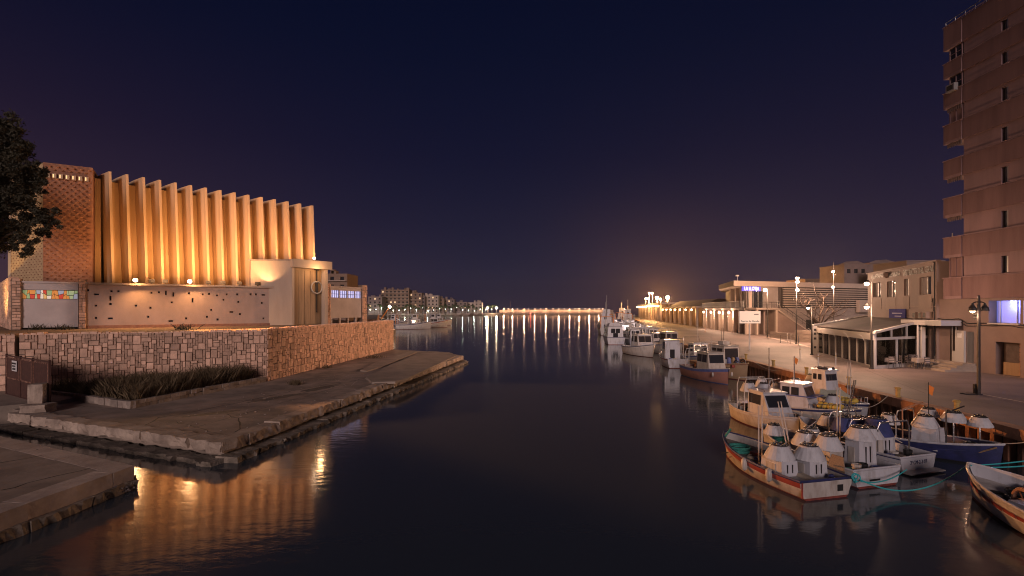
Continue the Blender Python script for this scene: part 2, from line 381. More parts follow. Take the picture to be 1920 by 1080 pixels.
# cracks: thin dark sunken joints
def crack(parent, pts, wd, z, name='crack', m=m_dark, n=None, jit=.12, seed=1):
    r = random.Random(seed); out = []
    for a, b in zip(pts, pts[1:]):
        a, b = Vector(a), Vector(b); k = max(2, int((b - a).length / .5))
        for i in range(k): out.append(a.lerp(b, i / k) + Vector((r.uniform(-jit, jit), r.uniform(-jit, jit))))
    out.append(Vector(pts[-1])); mb = MB(); prev = None
    for i, p in enumerate(out):
        d = (out[min(i + 1, len(out) - 1)] - out[max(i - 1, 0)]).normalized(); nn = Vector((-d.y, d.x)) * wd * r.uniform(.4, 1.3)
        cur = (mb.pt((p.x - nn.x, p.y - nn.y, z)), mb.pt((p.x + nn.x, p.y + nn.y, z)))
        if prev: mb.face((prev[0], cur[0], cur[1], prev[1]))
        prev = cur
    return mb.build(name, m, parent)
cz = .745
crack(lq, [P(268, 800, .75).xy, P(300, 783, .75).xy, P(420, 760, .75).xy, P(560, 730, .75).xy, P(640, 716, .75).xy], .035, cz, seed=3)
crack(lq, [P(430, 775, .75).xy, P(455, 795, .75).xy, P(440, 810, .75).xy], .03, cz, seed=4)
crack(lq, [P(120, 760, .75).xy, P(300, 770, .75).xy], .02, cz, seed=5)
crack(lq, [P(560, 735, .75).xy, P(700, 706, .75).xy, P(800, 678, .75).xy], .03, cz, seed=6)
crack(lq, [P(420, 815, .75).xy, P(330, 790, .75).xy], .02, cz, seed=8)
for i_ in range(7):
    q0 = K.lerp(TIP, .12 + i_ * .13); nrm = Vector((-(TIP - K).y, (TIP - K).x)).normalized(); crack(lq, [q0 + nrm * .8, q0 + nrm * (5.4 - i_ * .25)], .014, .7452, 'slab_joint', m_dark, jit=.01, seed=40 + i_)
crack(lq, [K + Vector((-2.8, 2.6)), K.lerp(TIP, .42) + Vector((-2.6, .4))], .016, .7455, 'slab_joint', m_dark, jit=.02, seed=60)
lt = MB(); r = random.Random(64)
for _ in range(170):
    t_ = r.random(); q0 = K.lerp(TIP, t_ * .8) + Vector((-r.uniform(.6, 6), r.uniform(-.5, 2.5))); sz_ = r.uniform(.015, .05); lt.cbox((q0.x, q0.y, .745 + sz_ * .3), (sz_ * r.uniform(1, 2.5), sz_, sz_ * .6), r.uniform(0, 3))
lt.build('quay_litter', m_shell0, lq, kind='stuff')
m_patch = mat('damp_patch', (.085, .07, .055), (.14, .115, .09), 1.2, .7)
def patch(parent, c, rx, ry, rz, z, m, seed, name='damp_patch'):
    r = random.Random(seed); mb = MB(); pts = []
    for k in range(18):
        t = 2 * math.pi * k / 18; q = 1 + r.uniform(-.3, .3)
        x, y = rx * q * math.cos(t), ry * q * math.sin(t); pts.append((c[0] + x * math.cos(rz) - y * math.sin(rz), c[1] + x * math.sin(rz) + y * math.cos(rz), z))
    mb.poly(pts); return mb.build(name, m, parent)
for (u, v, rx, ry, rz, s) in ((600, 728, 1.6, .5, 1.2, 1), (690, 690, 2.4, .4, 1.4, 2), (520, 745, 1.8, .45, 1.0, 3), (740, 678, 3.5, .3, 1.45, 4), (400, 775, 1.2, .3, .7, 5)):
    p = P(u, v, .75); patch(lq, p.xy, rx, ry, rz, .7435 + s * .0003, m_patch, s)

# near block, bottom left
NB = Vector((-12.7, 17.2)); NBF = Vector((-14.6, 2.0)); NBL = Vector((-36, 28.3))
nq = struct_empty('near_quay', (NB.x, NB.y, 0))
db = MB(); db.prism([(-13.2, 16.7), (-36.2, 27.6), (-60, 25), (-60, 0), (-15.2, 2)], -1.4, .747); db.build('quay_deck', mat('near_concrete', (.34, .27, .22), (.20, .155, .125), .6, .85, .3, 6, detail=9), nq)
m_copeb = mat('coping_block', (.50, .40, .33), (.32, .25, .21), 1.1, .85, .4, 9, rand=.10)
stone_row(nq, NBF, NB, .78, .5, .752, .38, .010, 'coping_stone', m_copeb, 200, 2.0, 3.2, .001, .025)
stone_row(nq, NB + Vector((-.1, 0)), NBL, .78, .5, .752, .38, .010, 'coping_stone', m_copeb, 230, 2.2, 3.4, .001, .025)
stone_row(nq, NBF, NB, .8, .9, .30, .25, .10, 'weedy_footing', m_ledge, 260, 1.2, 2.2, .03)
stone_row(nq, NB + Vector((-.1, .1)), NBL, .8, .9, .30, .25, .08, 'weedy_footing', m_ledge, 280, 1.2, 2.2, .03)
crack(nq, [P(0, 868, .75).xy, P(95, 850, .75).xy, P(190, 862, .75).xy], .03, 0.7515, seed=11)
crack(nq, [P(0, 920, .75).xy, P(60, 905, .75).xy, P(188, 873, .75).xy], .035, 0.7515, seed=12)
crack(nq, [P(0, 828, .75).xy, P(60, 838, .75).xy, P(100, 851, .75).xy, P(180, 872, .75).xy], .03, 0.7515, seed=13)
# limpets and mussels on the near footing
def shells(parent, p, q, n, seed):
    r = random.Random(seed); mb = MB(); p, q = Vector(p), Vector(q); d = (q - p).normalized(); nn = Vector((d.y, -d.x))
    for _ in range(n):
        t = r.uniform(0, 1); s = r.uniform(.012, .035); z = r.gauss(.10, .07)
        c = p.lerp(q, t) + nn * r.uniform(.10, .22)
        mb.lathe((c.x, c.y, z), [(s, -s * .6), (s * .9, s * .2), (s * .3, s * .7)], 5)
    mb.build('mussels', m_shell, parent, kind='stuff', label='crust of mussels along the waterline of the near quay')
m_shell = mat('shell', (.40, .34, .30), (.07, .06, .06), 9, .35)
shells(nq, NBF + Vector((1.6 * 0, 8)), NB, 700, 5)

# low platform and steps at the gate
pl = struct_empty('gate_platform', (-27, 28, 0))
mb = MB(); mb.prism([(-25.0, 28.2), (-26.9, 26.6), (-46, 31), (-46, 42), (-25.2, 33)], -1, .95); mb.build('platform_deck', m_slab, pl)

# planter with kerb stones
PK0, PK1, PK2 = Vector((-28.9, 31.2)), Vector((-20.15, 27.0)), BC + Vector((.2, -.45))
pk = struct_empty('planting_bed', (PK1.x, PK1.y, .74))
mb = MB(); mb.prism([tuple(PK0), tuple(PK1 + Vector((-.05, .3))), tuple(PK2 + Vector((-.3, .1))), tuple(A + Vector((.6, -.1)))], .5, .98); mb.build('soil', m_dirt, pk)
m_kerb = mat('kerb_stone', (.33, .265, .215), (.22, .17, .14), 2, .85, .5, 14, rand=.22)
stone_row(pk, PK0, PK1, .26, .40, 1.12, .13, .02, 'kerb_stone', m_kerb, 300, .4, .75, .012)
stone_row(pk, PK1, PK2, .26, .2, 1.14, .13, .015, 'kerb_stone', m_kerb, 340, .35, .65, .01)
stone_row(pk, PK1, PK2, .24, .2, .93, .13, .015, 'kerb_stone', m_kerb, 390, .35, .65, .01)
def blades(name, label, region, n, h, seed, m, zf, spread=.12, hf=None, wd=.018):
    r = random.Random(seed); mb = MB()
    for _ in range(n):
        x, y = region(r)
        hh = h * r.uniform(.5, 1.15) * (hf(x, y) if hf else 1); z = zf; a = r.uniform(0, 6.28); ww = wd * r.uniform(.7, 1.5)
        dx, dy = math.cos(a) * ww, math.sin(a) * ww; lx, ly = r.gauss(0, spread) * hh, r.gauss(0, spread) * hh
        mb.poly(((x - dx, y - dy, z), (x + dx, y + dy, z), (x + dx * .8 + lx * .4, y + dy * .8 + ly * .4, z + hh * .55), (x + lx, y + ly, z + hh), (x - dx * .8 + lx * .4, y - dy * .8 + ly * .4, z + hh * .55)))
    return mb.build(name, m, None, recalc=False, kind='stuff', label=label)
def bedpt(r):
    while True:
        a, b = r.random(), r.random()
        if a + b > 1: a, b = 1 - a, 1 - b
        p = PK1 + Vector((-.1, .5)) + (A + Vector((1.2, -.6)) - PK1) * a * .93 + (PK2 + Vector((-.5, -.2)) - PK1) * b * .95
        return p.x, p.y
blades('weed_patch', 'tall dry weeds filling the kerbed bed below the stone wall', bedpt, 15000, 1.05, 21, m_grass, .95, .38, lambda x, y: .15 + 1.0 * max(0, min(1, (.9 * noise.noise(Vector((x * .6, y * .6, 3))) + .30 + (x + 27) * .09))), .016)
def tuft(u, v, n, h, seed, label, z=.76, m=m_grass, sp=.18):
    c = P(u, v, z); o = blades('grass_tuft', label, lambda r: (c.x + r.gauss(0, sp), c.y + r.gauss(0, sp)), n, h, seed, m, z, .5)
tuft(555, 721, 160, .35, 31, 'larger weed tuft growing from the quay joint below the wall corner')
tuft(612, 690, 90, .3, 32, 'small weed tuft at the foot of the long stone wall')
tuft(700, 671, 120, .35, 33, 'flat weed tuft near the far end of the long stone wall', sp=.5)

# ------------------------------------------------------------------ retaining wall stones
STV = []
for k in range(8):
    bm = bmesh.new(); bmesh.ops.create_cube(bm, size=1)
    for v in bm.verts:
        f = 1 if v.co.y > 0 else .90
        v.co.x *= f; v.co.z *= f; d = noise.noise_vector(v.co * 3 + Vector((k * 5.3, 0, 0))); v.co += Vector((d.x * .06, d.y * .16, d.z * .06))
    me = bpy.data.meshes.new('stone'); bm.to_mesh(me); bm.free(); me.materials.append(m_stone); STV.append(me)
def stone_wall(name, label, p, q, z0, z1, th, seed, nparts, cell=.20, near_first=True, mats=None, sizes=None, cap=True, cat='wall', flip=False):
    r = random.Random(seed); p, q = Vector(p), Vector(q); fr = Frame(p, to=q); Ln = (q - p).length
    t = thing(name, label, cat, (p.x, p.y, z0), fr.a)
    MB(fr).box(0, Ln, .03, th, z0, z1 - .02).build('wall_core', m_stone2, t)
    nx, nz = int(Ln / cell), int((z1 - z0) / cell); cx_, cz_ = Ln / nx, (z1 - z0) / nz
    occ = [[False] * nz for _ in range(nx)]; st = []
    sizes = sizes or [(2, 2)] * 3 + [(4, 2), (3, 4), (2, 4), (4, 3), (1, 1), (1, 1), (1, 2), (2, 1), (3, 2), (2, 3), (3, 3), (1, 3), (2, 2), (3, 1)]
    for j in range(nz):
        for i in range(nx):
            if occ[i][j]: continue
            for w_, h_ in (r.choice(sizes), r.choice(sizes), (1, 2), (1, 1)):
                if i + w_ <= nx and j + h_ <= nz and all(not occ[a][b] for a in range(i, i + w_) for b in range(j, j + h_)): break
            for a in range(i, i + w_):
                for b in range(j, j + h_): occ[a][b] = True
            st.append((i * cx_, j * cz_, w_ * cx_, h_ * cz_))
    def size_px(s): c = fr(s[0] + s[2] / 2, 0, 0); return -(s[2] * s[3]) / (c.y ** 2)
    st.sort(key=size_px); rest = MB(fr)
    for k, (x, z, w_, h_) in enumerate(st):
        g_ = r.uniform(.012, .03); pr = r.uniform(.0, .05); a = r.uniform(-.03, .03)
        if k < nparts:
            o = bpy.data.objects.new('stone', r.choice(STV)); COL.objects.link(o); o.parent = t
            o.location = (x + w_ / 2, -.0 - pr / 2 + .04, z + h_ / 2); o.scale = (w_ - g_, .16 + pr, h_ - g_); o.rotation_euler = (r.uniform(-.03, .03), a, r.uniform(-.03, .03))
        else:
            j = lambda: r.uniform(-.012, .012)
            y0 = -.04 - pr / 2
            x0, x1, a0, a1 = x + g_ / 2, x + w_ - g_ / 2, z0 + z + g_ / 2, z0 + z + h_ - g_ / 2
            rest.hexa([(x0 + j(), y0 + j(), a0 + j()), (x1 + j(), y0 + j(), a0 + j()), (x1, .06, a0), (x0, .06, a0), (x0 + j(), y0 + j(), a1 + j()), (x1 + j(), y0 + j(), a1 + j()), (x1, .06, a1), (x0, .06, a1)])
    if cap and Ln > 3:
        ck = MB(fr); x = 0
        while x < Ln - .1:
            l_ = min(r.uniform(.18, .5), Ln - x); h_ = r.uniform(.02, .13); ck.hexa([(x + .01, -.05 - r.uniform(0, .03), z1 - .03), (x + l_ - .01, -.05, z1 - .03), (x + l_ - .01, th, z1 - .03), (x + .01, th, z1 - .03), (x + .03, -.04, z1 + h_), (x + l_ - .03, -.04, z1 + h_ * r.uniform(.6, 1.2)), (x + l_ - .03, th - .05, z1 + h_), (x + .03, th - .05, z1 + h_)]); x += l_
        ck.build('cap_stones', m_stone, t, recalc=False, kind='stuff')
    if rest.f: rest.build('stonework', m_stone, t, recalc=False, kind='stuff')
    return t
stone_wall('retaining_wall', 'rubble stone retaining wall behind the weed bed, facing the viewer', A, BC, .7, 4.42, .6, 1, 300, .15)
stone_wall('retaining_wall', 'long rubble stone retaining wall running along the quay out to the water', BC, E, .7, 4.5, .6, 2, 300, .17)
stone_wall('retaining_wall', 'short stone wall at the left edge beside the metal gate', (-41, 27.6), A + Vector((-.15, -.1)), .7, 4.4, .6, 3, 120)
stone_wall('retaining_wall', 'end return of the stone wall where it meets open water', E + Vector((0, .02)), E + Vector((-6, 3.5)), .1, 4.5, .6, 4, 0)
# terrace
te = MB(); te.prism([tuple(A + Vector((-.2, .62))), tuple(BC + Vector((-.55, .5))), tuple(E + Vector((-.6, .2))), (-22, 71), (-30, 85), (-90, 85), (-90, 33), (-41, 28.3)], -1, 4.36)
te.build('church_terrace', m_dirt, kind='structure')
# straw heap along the terrace edge
tuft(510, 607, 700, .35, 61, 'heap of dry straw on the terrace in front of the entrance', z=4.40, m=m_hay, sp=.9)
for i, (u, seed) in enumerate(((68, 1), (120, 2), (345, 4))):
    tuft(u, 618, 70, .5, 70 + seed, ['leafy weeds under the stained glass wall', 'weed clump at the right end of the stained glass wall', 'lone stalk on the terrace edge below the perforated wall'][i], z=4.37, m=m_leaf, sp=.3)

# ------------------------------------------------------------------ gate
gt = thing('metal_gate', 'rusty brown metal gate with three barred panels and a white notice', 'gate', P(93, 768, .75), 0)
GF = Frame(P(93, 768, .75).xy, to=(-30.2, 30.6)); GL = (Vector((-30.2, 30.6)) - P(93, 768, .75).xy).length
m_gate = mat('gate_paint', (.10, .045, .035), (.06, .03, .025), 5, .6)
m_gedge = mat('gate_edge', (.36, .19, .13), (.16, .08, .06), 8, .7)
GA, GB = GF.ux(62), GF.ux(39)
for x in (0, GA, GB, GL): MB(GF).box(x - .05, x + .05, -.05, .05, .75, 3.35).build('post', m_gate, gt)
for z in (.95, 1.85, 3.25): MB(GF).box(0, GL, -.03, .03, z - .04, z + .04).build('rail', m_gate, gt)
for x0, x1 in ((.05, GA - .05), (GA + .05, GB - .05), (GB + .05, GL - .05)):
    MB(GF).box(x0, x1, -.012, .012, 1.0, 1.82).build('kick_panel', m_gate, gt)
    MB(GF).box(x0 + .15, x1 - .15, .0, .02, 1.95, 3.15).build('sheet_panel', m_gate, gt)
    for z0, z1 in ((1.90, 2.0), (3.1, 3.2)):
        k = MB(GF)
        for i in range(8): xx = x0 + .1 + i * (x1 - x0 - .2) / 8; k.box(xx, xx + .08, .02, .045, z0, z1)
        k.build('worn_trim', m_gedge, gt, kind='stuff')
    for xx in (x0 + .08, x1 - .12): MB(GF).box(xx, xx + .04, .02, .05, 1.95, 3.15).build('bar', m_gedge, gt)
m_sign = mat('sign_white', (.72, .70, .68), rough=.5)
m_ink = mat('sign_ink', (.03, .03, .03), rough=.6)
sx = GF.ux(27.5, .05); MB(GF).box(sx - .42, sx + .42, .055, .075, 2.42, 3.02).build('notice', m_sign, gt)
for i, tx in enumerate(('PROHIBIDO', 'PESCAR Y', 'BAÑARSE')):
    text_obj('lettering', tx, .15, GF(sx, .085, 2.86 - i * .16), GF.a + math.pi, m_ink, gt, .004, .9)
st = thing('stone_bollard', 'squat weathered stone block at the foot of the metal gate', 'stone block', P(72, 772, .75))
rough_block('block', st, m_cope, P(72, 770, .75) + Vector((0, 0, .75)), (.62, .6, 1.3), .3, .05, 401)
rough_block('footing', st, m_cope, P(72, 773, .75) + Vector((0, 0, .2)), (1.1, .9, .45), .2, .08, 402)

# ------------------------------------------------------------------ church
CF = Frame((-36.3, 43.6), to=(-23.9, 51.4)); CL = 14.65
ch = thing('church', 'modern church with ochre concrete fins, brick end block and floodlit perforated wall', 'church', (-36.3, 43.6, 4.36), CF.a)
niche = []
r = random.Random(5)
nl = [(165, 544), (181, 552), (170, 560), (180, 573), (209, 546), (207, 559), (207, 570), (222, 546), (162, 592), (180, 596), (207, 597), (218, 603), (298, 548), (311, 549), (284, 549), (255, 573), (278, 594), (282, 577), (322, 567), (332, 570), (325, 552), (320, 602), (349, 597), (361, 563), (354, 550), (380, 552), (392, 551), (407, 554), (396, 581), (404, 582), (388, 594), (408, 599), (419, 562),
      (425, 552), (445, 552), (451, 552), (470, 552), (480, 552), (494, 553), (419, 563), (447, 566), (455, 572), (450, 589), (491, 568), (500, 564), (404, 583), (409, 600), (494, 597), (434, 585)]
for u, v in nl:
    x = CF.ux(u); z = CF.vz(u, v); w_, h_ = r.choice(((.16, .18), (.18, .2), (.34, .16), (.15, .42), (.16, .18)))
    if .15 < x < CL - .3 and all(abs(x - q[4]) > .45 or abs(z - q[5]) > .45 for q in niche): niche.append((x - w_ / 2, x + w_ / 2, z - h_ / 2, z + h_ / 2, x, z))
MB(CF).wall(0, CL, 0, .35, 4.62, 8.12, [q[:4] for q in niche], .16).build('perforated_wall', mat('warm_render', (.44, .315, .25), (.36, .26, .20), .7, .75, .05, 30, streak=.5), ch)
for q in niche:
    MB(CF).box(q[0] + .02, q[1] - .02, .13, .155, q[2] + .02, q[3] - .02).build('niche_pane', m_glassd, ch)
MB(CF).box(-.1, CL + .2, -.05, .4, 4.36, 4.62).build('plinth', m_brick, ch)
MB(CF).box(-.15, CL + .15, -.22, .42, 8.125, 8.30).build('wall_coping', m_cream, ch)
MB(CF).box(-.1, CL + .1, .42, 4.3, 8.0, 8.14).build('flat_roof', m_concr, ch)
# fins: slanted slabs 2.2 m deep, deeper at the foot
NF = 15; X0, DX = 1.42, 1.234; yr = 3.55
for i in range(NF):
    x = X0 + i * DX; zt = 18.4 - 1.2 * i / (NF - 1); yt = 2.0; sh = .677; dp = 1.55; th = .2; q = 2.1; e = .38
    tb = (x + e, yt - .3)
    if i: hx = lambda a, b_, c: (a, b_, c)
    MB(CF).hexa([(tb[0] - th / 2, tb[1], 4.4), (tb[0] + th / 2, tb[1], 4.4), (x + e - sh * 1.15 + th / 2, yt + dp * 1.15, 4.4), (x + e - sh * 1.15 - th / 2, yt + dp * 1.15, 4.4),
                 (x - th / 2, yt, zt), (x + th / 2, yt, zt), (x - sh * 1.15 + th / 2, yt + dp * 1.15, zt - .03), (x - sh * 1.15 - th / 2, yt + dp * 1.15, zt - .03)]).build('fin', m_fin, ch)
    MB(CF).hexa([(x - sh * 1.155 - th / 2, yt + dp * 1.155, zt - 1.6), (x - sh * 1.155 + th / 2, yt + dp * 1.155, zt - 1.6), (x - sh * q + th / 2, yt + dp * q, zt - 1.6), (x - sh * q - th / 2, yt + dp * q, zt - 1.6),
                 (x - sh * 1.155 - th / 2, yt + dp * 1.155, zt - .03), (x - sh * 1.155 + th / 2, yt + dp * 1.155, zt - .03), (x - sh * q + th / 2, yt + dp * q, zt - .12), (x - sh * q - th / 2, yt + dp * q, zt - .12)]).build('roof_rib', m_fin, ch)
    xl = x - sh - DX + th / 2; xr = x - sh - th / 2
    if i: MB(CF).hexa([(xl + e, yr - .05, 4.4), (xr + e, yr - .05, 4.4), (xr + e, yr + .2, 4.4), (xl + e, yr + .2, 4.4),
                 (xl, yr - .05, zt - .55), (xr, yr - .05, zt - .58), (xr, yr + .2, zt - .58), (xl, yr + .2, zt - .55)]).build('recess_panel', m_panel, ch)
MB(CF).box(.22, .62, yr - .3, yr + .3, 4.4, 17.9).build('recess_panel', m_panel, ch)
MB(CF).box(.3, X0 + 14 * DX - 1.2, yr + 1.9, 16, 4.4, 16.6).build('nave', m_cream, ch)
# brick end block with projecting headers
bx0, bx1 = -3.1, .2
MB(CF).box(bx0, bx1, 2.0, 12, 4.4, 18.55).build('brick_block', m_brick, ch)
st_ = MB(CF)
for i in range(12):
    for j in range(48):
        if (i + j) % 2: continue
        x, z = bx0 + .12 + i * .262, 6 + j * .26
        if 17.25 < z < 17.8: continue
        st_.box(x, x + .14, 1.85, 2.0, z, z + .09)
st_.build('projecting_bricks', m_brick, ch, kind='stuff')
g_slot = glow_mat('lit_slot', (1, .66, .30), .9)
for i in range(7):
    x = bx0 + .18 + i * .43
    f_ = MB(CF).box(x, x + .28, 1.86, 1.99, 17.26, 17.66).build('opening', m_cream, ch)
    MB(CF).box(x + .05, x + .13, 1.845, 1.858, 17.32, 17.60).build('slit', g_slot, f_)
# left side of the brick block, pierced, its brick colour painted lighter as if lit
SF = Frame((-45.2, 46.0), to=tuple(CF(bx0, 2.0, 0).xy)); SL = (CF(bx0, 2, 0).xy - Vector((-45.2, 46.0))).length
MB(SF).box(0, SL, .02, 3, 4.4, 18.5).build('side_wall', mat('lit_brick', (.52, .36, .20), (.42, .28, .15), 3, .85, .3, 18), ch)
k = MB(SF)
for i in range(int(SL / .28)):
    for j in range(60):
        if (i + j) % 2 == 0: k.box(.45 + i * .28, .53 + i * .28, -.03, .02, 5 + j * .22, 5.06 + j * .22)
k.build('projecting_bricks', m_brick, ch, kind='stuff')
MB(SF).box(-.05, .42, -.05, .3, 4.4, 15.5).build('corner_pilaster', m_cream, ch)
# entrance block
C2 = Vector((-22.1, 51.4)); EF = Frame(C2, ang=math.atan2(.8, .6))
_b = CF(CF.ux(470, .75), .75, 0); LB = Vector((_b.x, _b.y)); LF = Frame(LB, to=C2); LL = (C2 - LB).length
MB().prism([tuple(C2), tuple(LB), tuple(CF(CF.ux(470, .75), 4.0, 0).xy), tuple(CF(17.5, 4.6, 0).xy), (-21.4, 58.2), tuple(C2 + Vector((-.75, 1.0)))], 4.4, 10.85).build('entrance_block', m_cream, ch)
MB(LF).box(-.2, LL + .1, -.12, .3, 10.86, 11.0).build('parapet_cap', m_concr, ch)
MB(LF).box(LL - .32, LL - .002, -.03, .02, 4.4, 10.84).build('corner_trim', m_cream, ch)
EW = EF.ux(606)
MB(EF).box(.25, EW, .35, .7, 4.4, 10.2).build('door_recess', m_wood, ch)
for k_ in range(5):
    x0 = .3 + k_ * (EW - .35) / 5; MB(EF).box(x0, x0 + (EW - .35) / 5 - .04, .27, .348, 4.5, 10.0).build('door_leaf', m_wood, ch)
MB(EF).box(-.02, .24, -.05, .72, 4.4, 10.2).build('door_jamb', m_cream, ch)
MB(EF).box(EW, EW + .35, -.3, .7, 4.4, 10.2).build('door_jamb', m_cream, ch)
MB(EF).box(-.15, EW + .75, -.5, 2.5, 10.22, 11.05).build('entrance_canopy', m_cream, ch)
ex = EF.ux(596); ez = EF.vz(596, 539)
em = MB(EF).torus((ex, .2, ez), .62, .07, 20, 6, 'y').build('emblem_ring', m_gelo, ch)
MB(EF).tube([(ex, .2, ez - .5), (ex, .2, ez + .5)], .14, 6).build('emblem_figure', m_dark, em)
MB(EF).box(ex - .05, ex + .05, .16, .25, ez - 2.6, ez - .62).build('emblem_rod', m_dark, em)
MB(EF).box(ex - .05, ex + .05, .16, .25, ez + .62, ez + 1.9).build('emblem_rod', m_dark, em)
MB(EF).box(ex - .28, ex + .28, .17, .24, ez + 1.8, ez + 1.9).build('emblem_rod', m_dark, em)
# right panel with lit high windows
RP = Frame((-20.9, 57.0), to=(-18.3, 64.0)); RL = math.hypot(2.6, 7)
rp = thing('window_screen', 'pale panel with a strip of blue-lit windows between two stone piers', 'wall', (-20.9, 57.0, 4.36), RP.a)
MB(RP).wall(.9, RL - .9, 0, .3, 5.0, 8.55, [(1.2 + i * 1.42, 2.5 + i * 1.42, 7.35, 8.2) for i in range(4)], .15).build('panel', m_white, rp)
MB(RP).box(.8, RL - .8, -.08, .36, 8.55, 8.68).build('panel_cap', m_white, rp)
g_win = glow_mat('blue_window_light', (.52, .55, 1), .8)
for i in range(4):
    x = 1.2 + i * 1.42
    wn = MB(RP).box(x + .02, x + 1.28, .135, .149, 7.37, 8.18).build('window', g_win, rp)
    for q in range(3): MB(RP).box(x + .3 + q * .32, x + .34 + q * .32, .10, .134, 7.37, 8.18).build('glazing_bar', m_dark, wn)
    MB(RP).box(x + .02, x + 1.28, .10, .134, 7.75, 7.79).build('glazing_bar', m_dark, wn)
for i in range(4): MB(RP).box(1.1 + i * 1.45, 1.35 + i * 1.45, 0, .25, 4.36, 5.0).build('leg', m_white, rp)
for nm, x0, x1, lb, zt in (('stone_pier', -.1, .85, 'stone pier between the church door and the lit window strip', 8.9), ('stone_pier', RL - .85, RL + .1, 'stone pier at the right end of the lit window strip', 9.0)):
    a, b_ = RP(x0, -.12, 0), RP(x1, -.12, 0)
    stone_wall(nm, lb, a.xy, b_.xy, 4.36, zt, .6, int(x0 * 7) + 30, 60, .22, cat='pier')
# left boundary wall with stained glass
BL = Frame((-39.8, 41.4), to=(-36.3, 43.6)); BLn = math.hypot(3.5, 2.2)
bw = thing('stained_glass_wall', 'pale garden wall with a band of coloured stained glass beside the brick block', 'wall', (-39.8, 41.4, 4.36), BL.a)
zb0, zb1 = BL.vz(90, 561), BL.vz(90, 543.5)
MB(BL).wall(.1, BLn - .5, 0, .3, 4.5, 8.15, [(.12, BLn - .52, zb0, zb1)], .12).build('panel', m_white, bw)
MB(BL).box(0, BLn - .45, -.08, .38, 8.152, 8.3).build('coping', m_white, bw)
cols = [(.75, .30, .08), (.62, .08, .05), (.35, .45, .22), (.40, .42, .50), (.80, .48, .18), (.85, .75, .62), (.75, .30, .08), (.45, .55, .30)]
gm = [mat('stained_%d' % i, c, rough=.2, emis=c, es=.42) for i, c in enumerate(cols)]
r = random.Random(12); xs = [.14]
while xs[-1] < BLn - .75: xs.append(xs[-1] + r.uniform(.16, .3))
xs[-1] = BLn - .54; tp = [xs[0]] + [x + r.uniform(-.11, .11) for x in xs[1:-1]] + [xs[-1]]
for i in range(len(xs) - 1):
    a, b_, c, d = (xs[i], zb0 + .02), (xs[i + 1], zb0 + .02), (tp[i + 1], zb1 - .02), (tp[i], zb1 - .02)
    ml = lambda p, q, t: (p[0] + (q[0] - p[0]) * t, p[1] + (q[1] - p[1]) * t)
    t1, t2 = r.uniform(.25, .75), r.uniform(.25, .75); e, f_ = ml(a, d, t1), ml(b_, c, t2)
    for qd in ((a, b_, f_, e), (e, f_, c, d)):
        mx_, mz_ = sum(p[0] for p in qd) / 4, sum(p[1] for p in qd) / 4
        s_ = [(mx_ + (p[0] - mx_) * .9, mz_ + (p[1] - mz_) * .88) for p in qd]
        k = MB(BL); k.hexa([(s_[0][0], .09, s_[0][1]), (s_[1][0], .09, s_[1][1]), (s_[1][0], .11, s_[1][1]), (s_[0][0], .11, s_[0][1]), (s_[3][0], .09, s_[3][1]), (s_[2][0], .09, s_[2][1]), (s_[2][0], .11, s_[2][1]), (s_[3][0], .11, s_[3][1])])
        k.build('pane', r.choice(gm), bw)
MB(BL).box(.13, BLn - .53, .112, .119, zb0 + .005, zb1 - .005).build('lead_backing', m_dark, bw)
a, b_ = BL(BLn - .45, -.15, 0), BL(BLn + .02, -.15, 0); stone_wall('stone_pier', 'block pier between the stained glass and the perforated wall', a.xy, b_.xy, 4.36, 8.55, .6, 33, 60, .23, cat='pier', sizes=[(1, 1), (2, 1)])
a, b_ = BL(-.45, -.15, 0), BL(.1, -.15, 0); stone_wall('stone_pier', 'block pier at the left end of the stained glass', a.xy, b_.xy, 4.36, 8.5, .6, 34, 60, .23, cat='pier', sizes=[(1, 1), (2, 1)])
stone_wall('rubble_garden_wall', 'tall crazy stone garden wall at the far left edge, receding', (-50, 50), BL(-.5, -.2, 0).xy, 4.36, 8.5, .5, 35, 160, .2)

# church floodlights
def floodlight(x, y, z, lit, label, aim=0):
    p = CF(x, y, z); t = thing('floodlight', label, 'floodlight', p, CF.a, 'floodlights on the ledge below the fins')
    MB().box(-.22, .22, -.12, .12, .12, .42).build('housing', m_metal, t, local=True)
    MB().box(-.03, .03, -.05, .05, 0, .12).build('bracket', m_metal, t, local=True)
    if lit: 
        ln = MB(); ln.ball((0, -.17, .30), .17, 10, 6); ln.smooth = True; ln.build('lens', g_sod, t, local=True)
    else: MB().box(-.18, .18, .12, .13, .15, .39).build('lens', mat('dim_lens', (.8, .5, .25), emis=(1, .6, .3), es=2.), t, local=True)
    return t
fx = [(3.4, 1), (4.6, 0), (5.6, 0), (7.5, 1), (9.0, 0), (10.2, 0), (11.6, 0), (13.2, 0)]
for i, (x, lit) in enumerate(fx):
    lb = {0: 'left one of the two glaring floodlights on the church ledge', 3: 'right one of the two glaring floodlights on the church ledge'}.get(i, 'small upward floodlight on the church ledge, %s' % ['', 'just right of the left glaring lamp', 'just left of the right glaring lamp', '', 'just right of the right glaring lamp', 'under the tenth fin', 'under the eleventh fin', 'nearest the entrance block'][i])
    floodlight(x, .25 if lit else .3, 8.30, lit, lb)
for x, e in ((-1.2, 1100), (2.2, 900), (3.7, 1900), (5.2, 3000), (6.7, 3500), (8.2, 3300), (9.7, 3300), (11.2, 2800), (12.6, 2000)):
    p = CF(x, -1.9, 8.5); light('SPOT', p, e * .40, (1, .49, .19), .2, CF(x - .2, 3.2, 14.8), 125, .9)
for x in (13.2, 15.0, 17.0, 18.6):
    p = CF(x, .2, 11.3); light('SPOT', p, 420, (1, .46, .16), .15, CF(x - .3, 3.4, 15.5), 130, .8)  # extra spots added above the entrance block to brighten the right fins
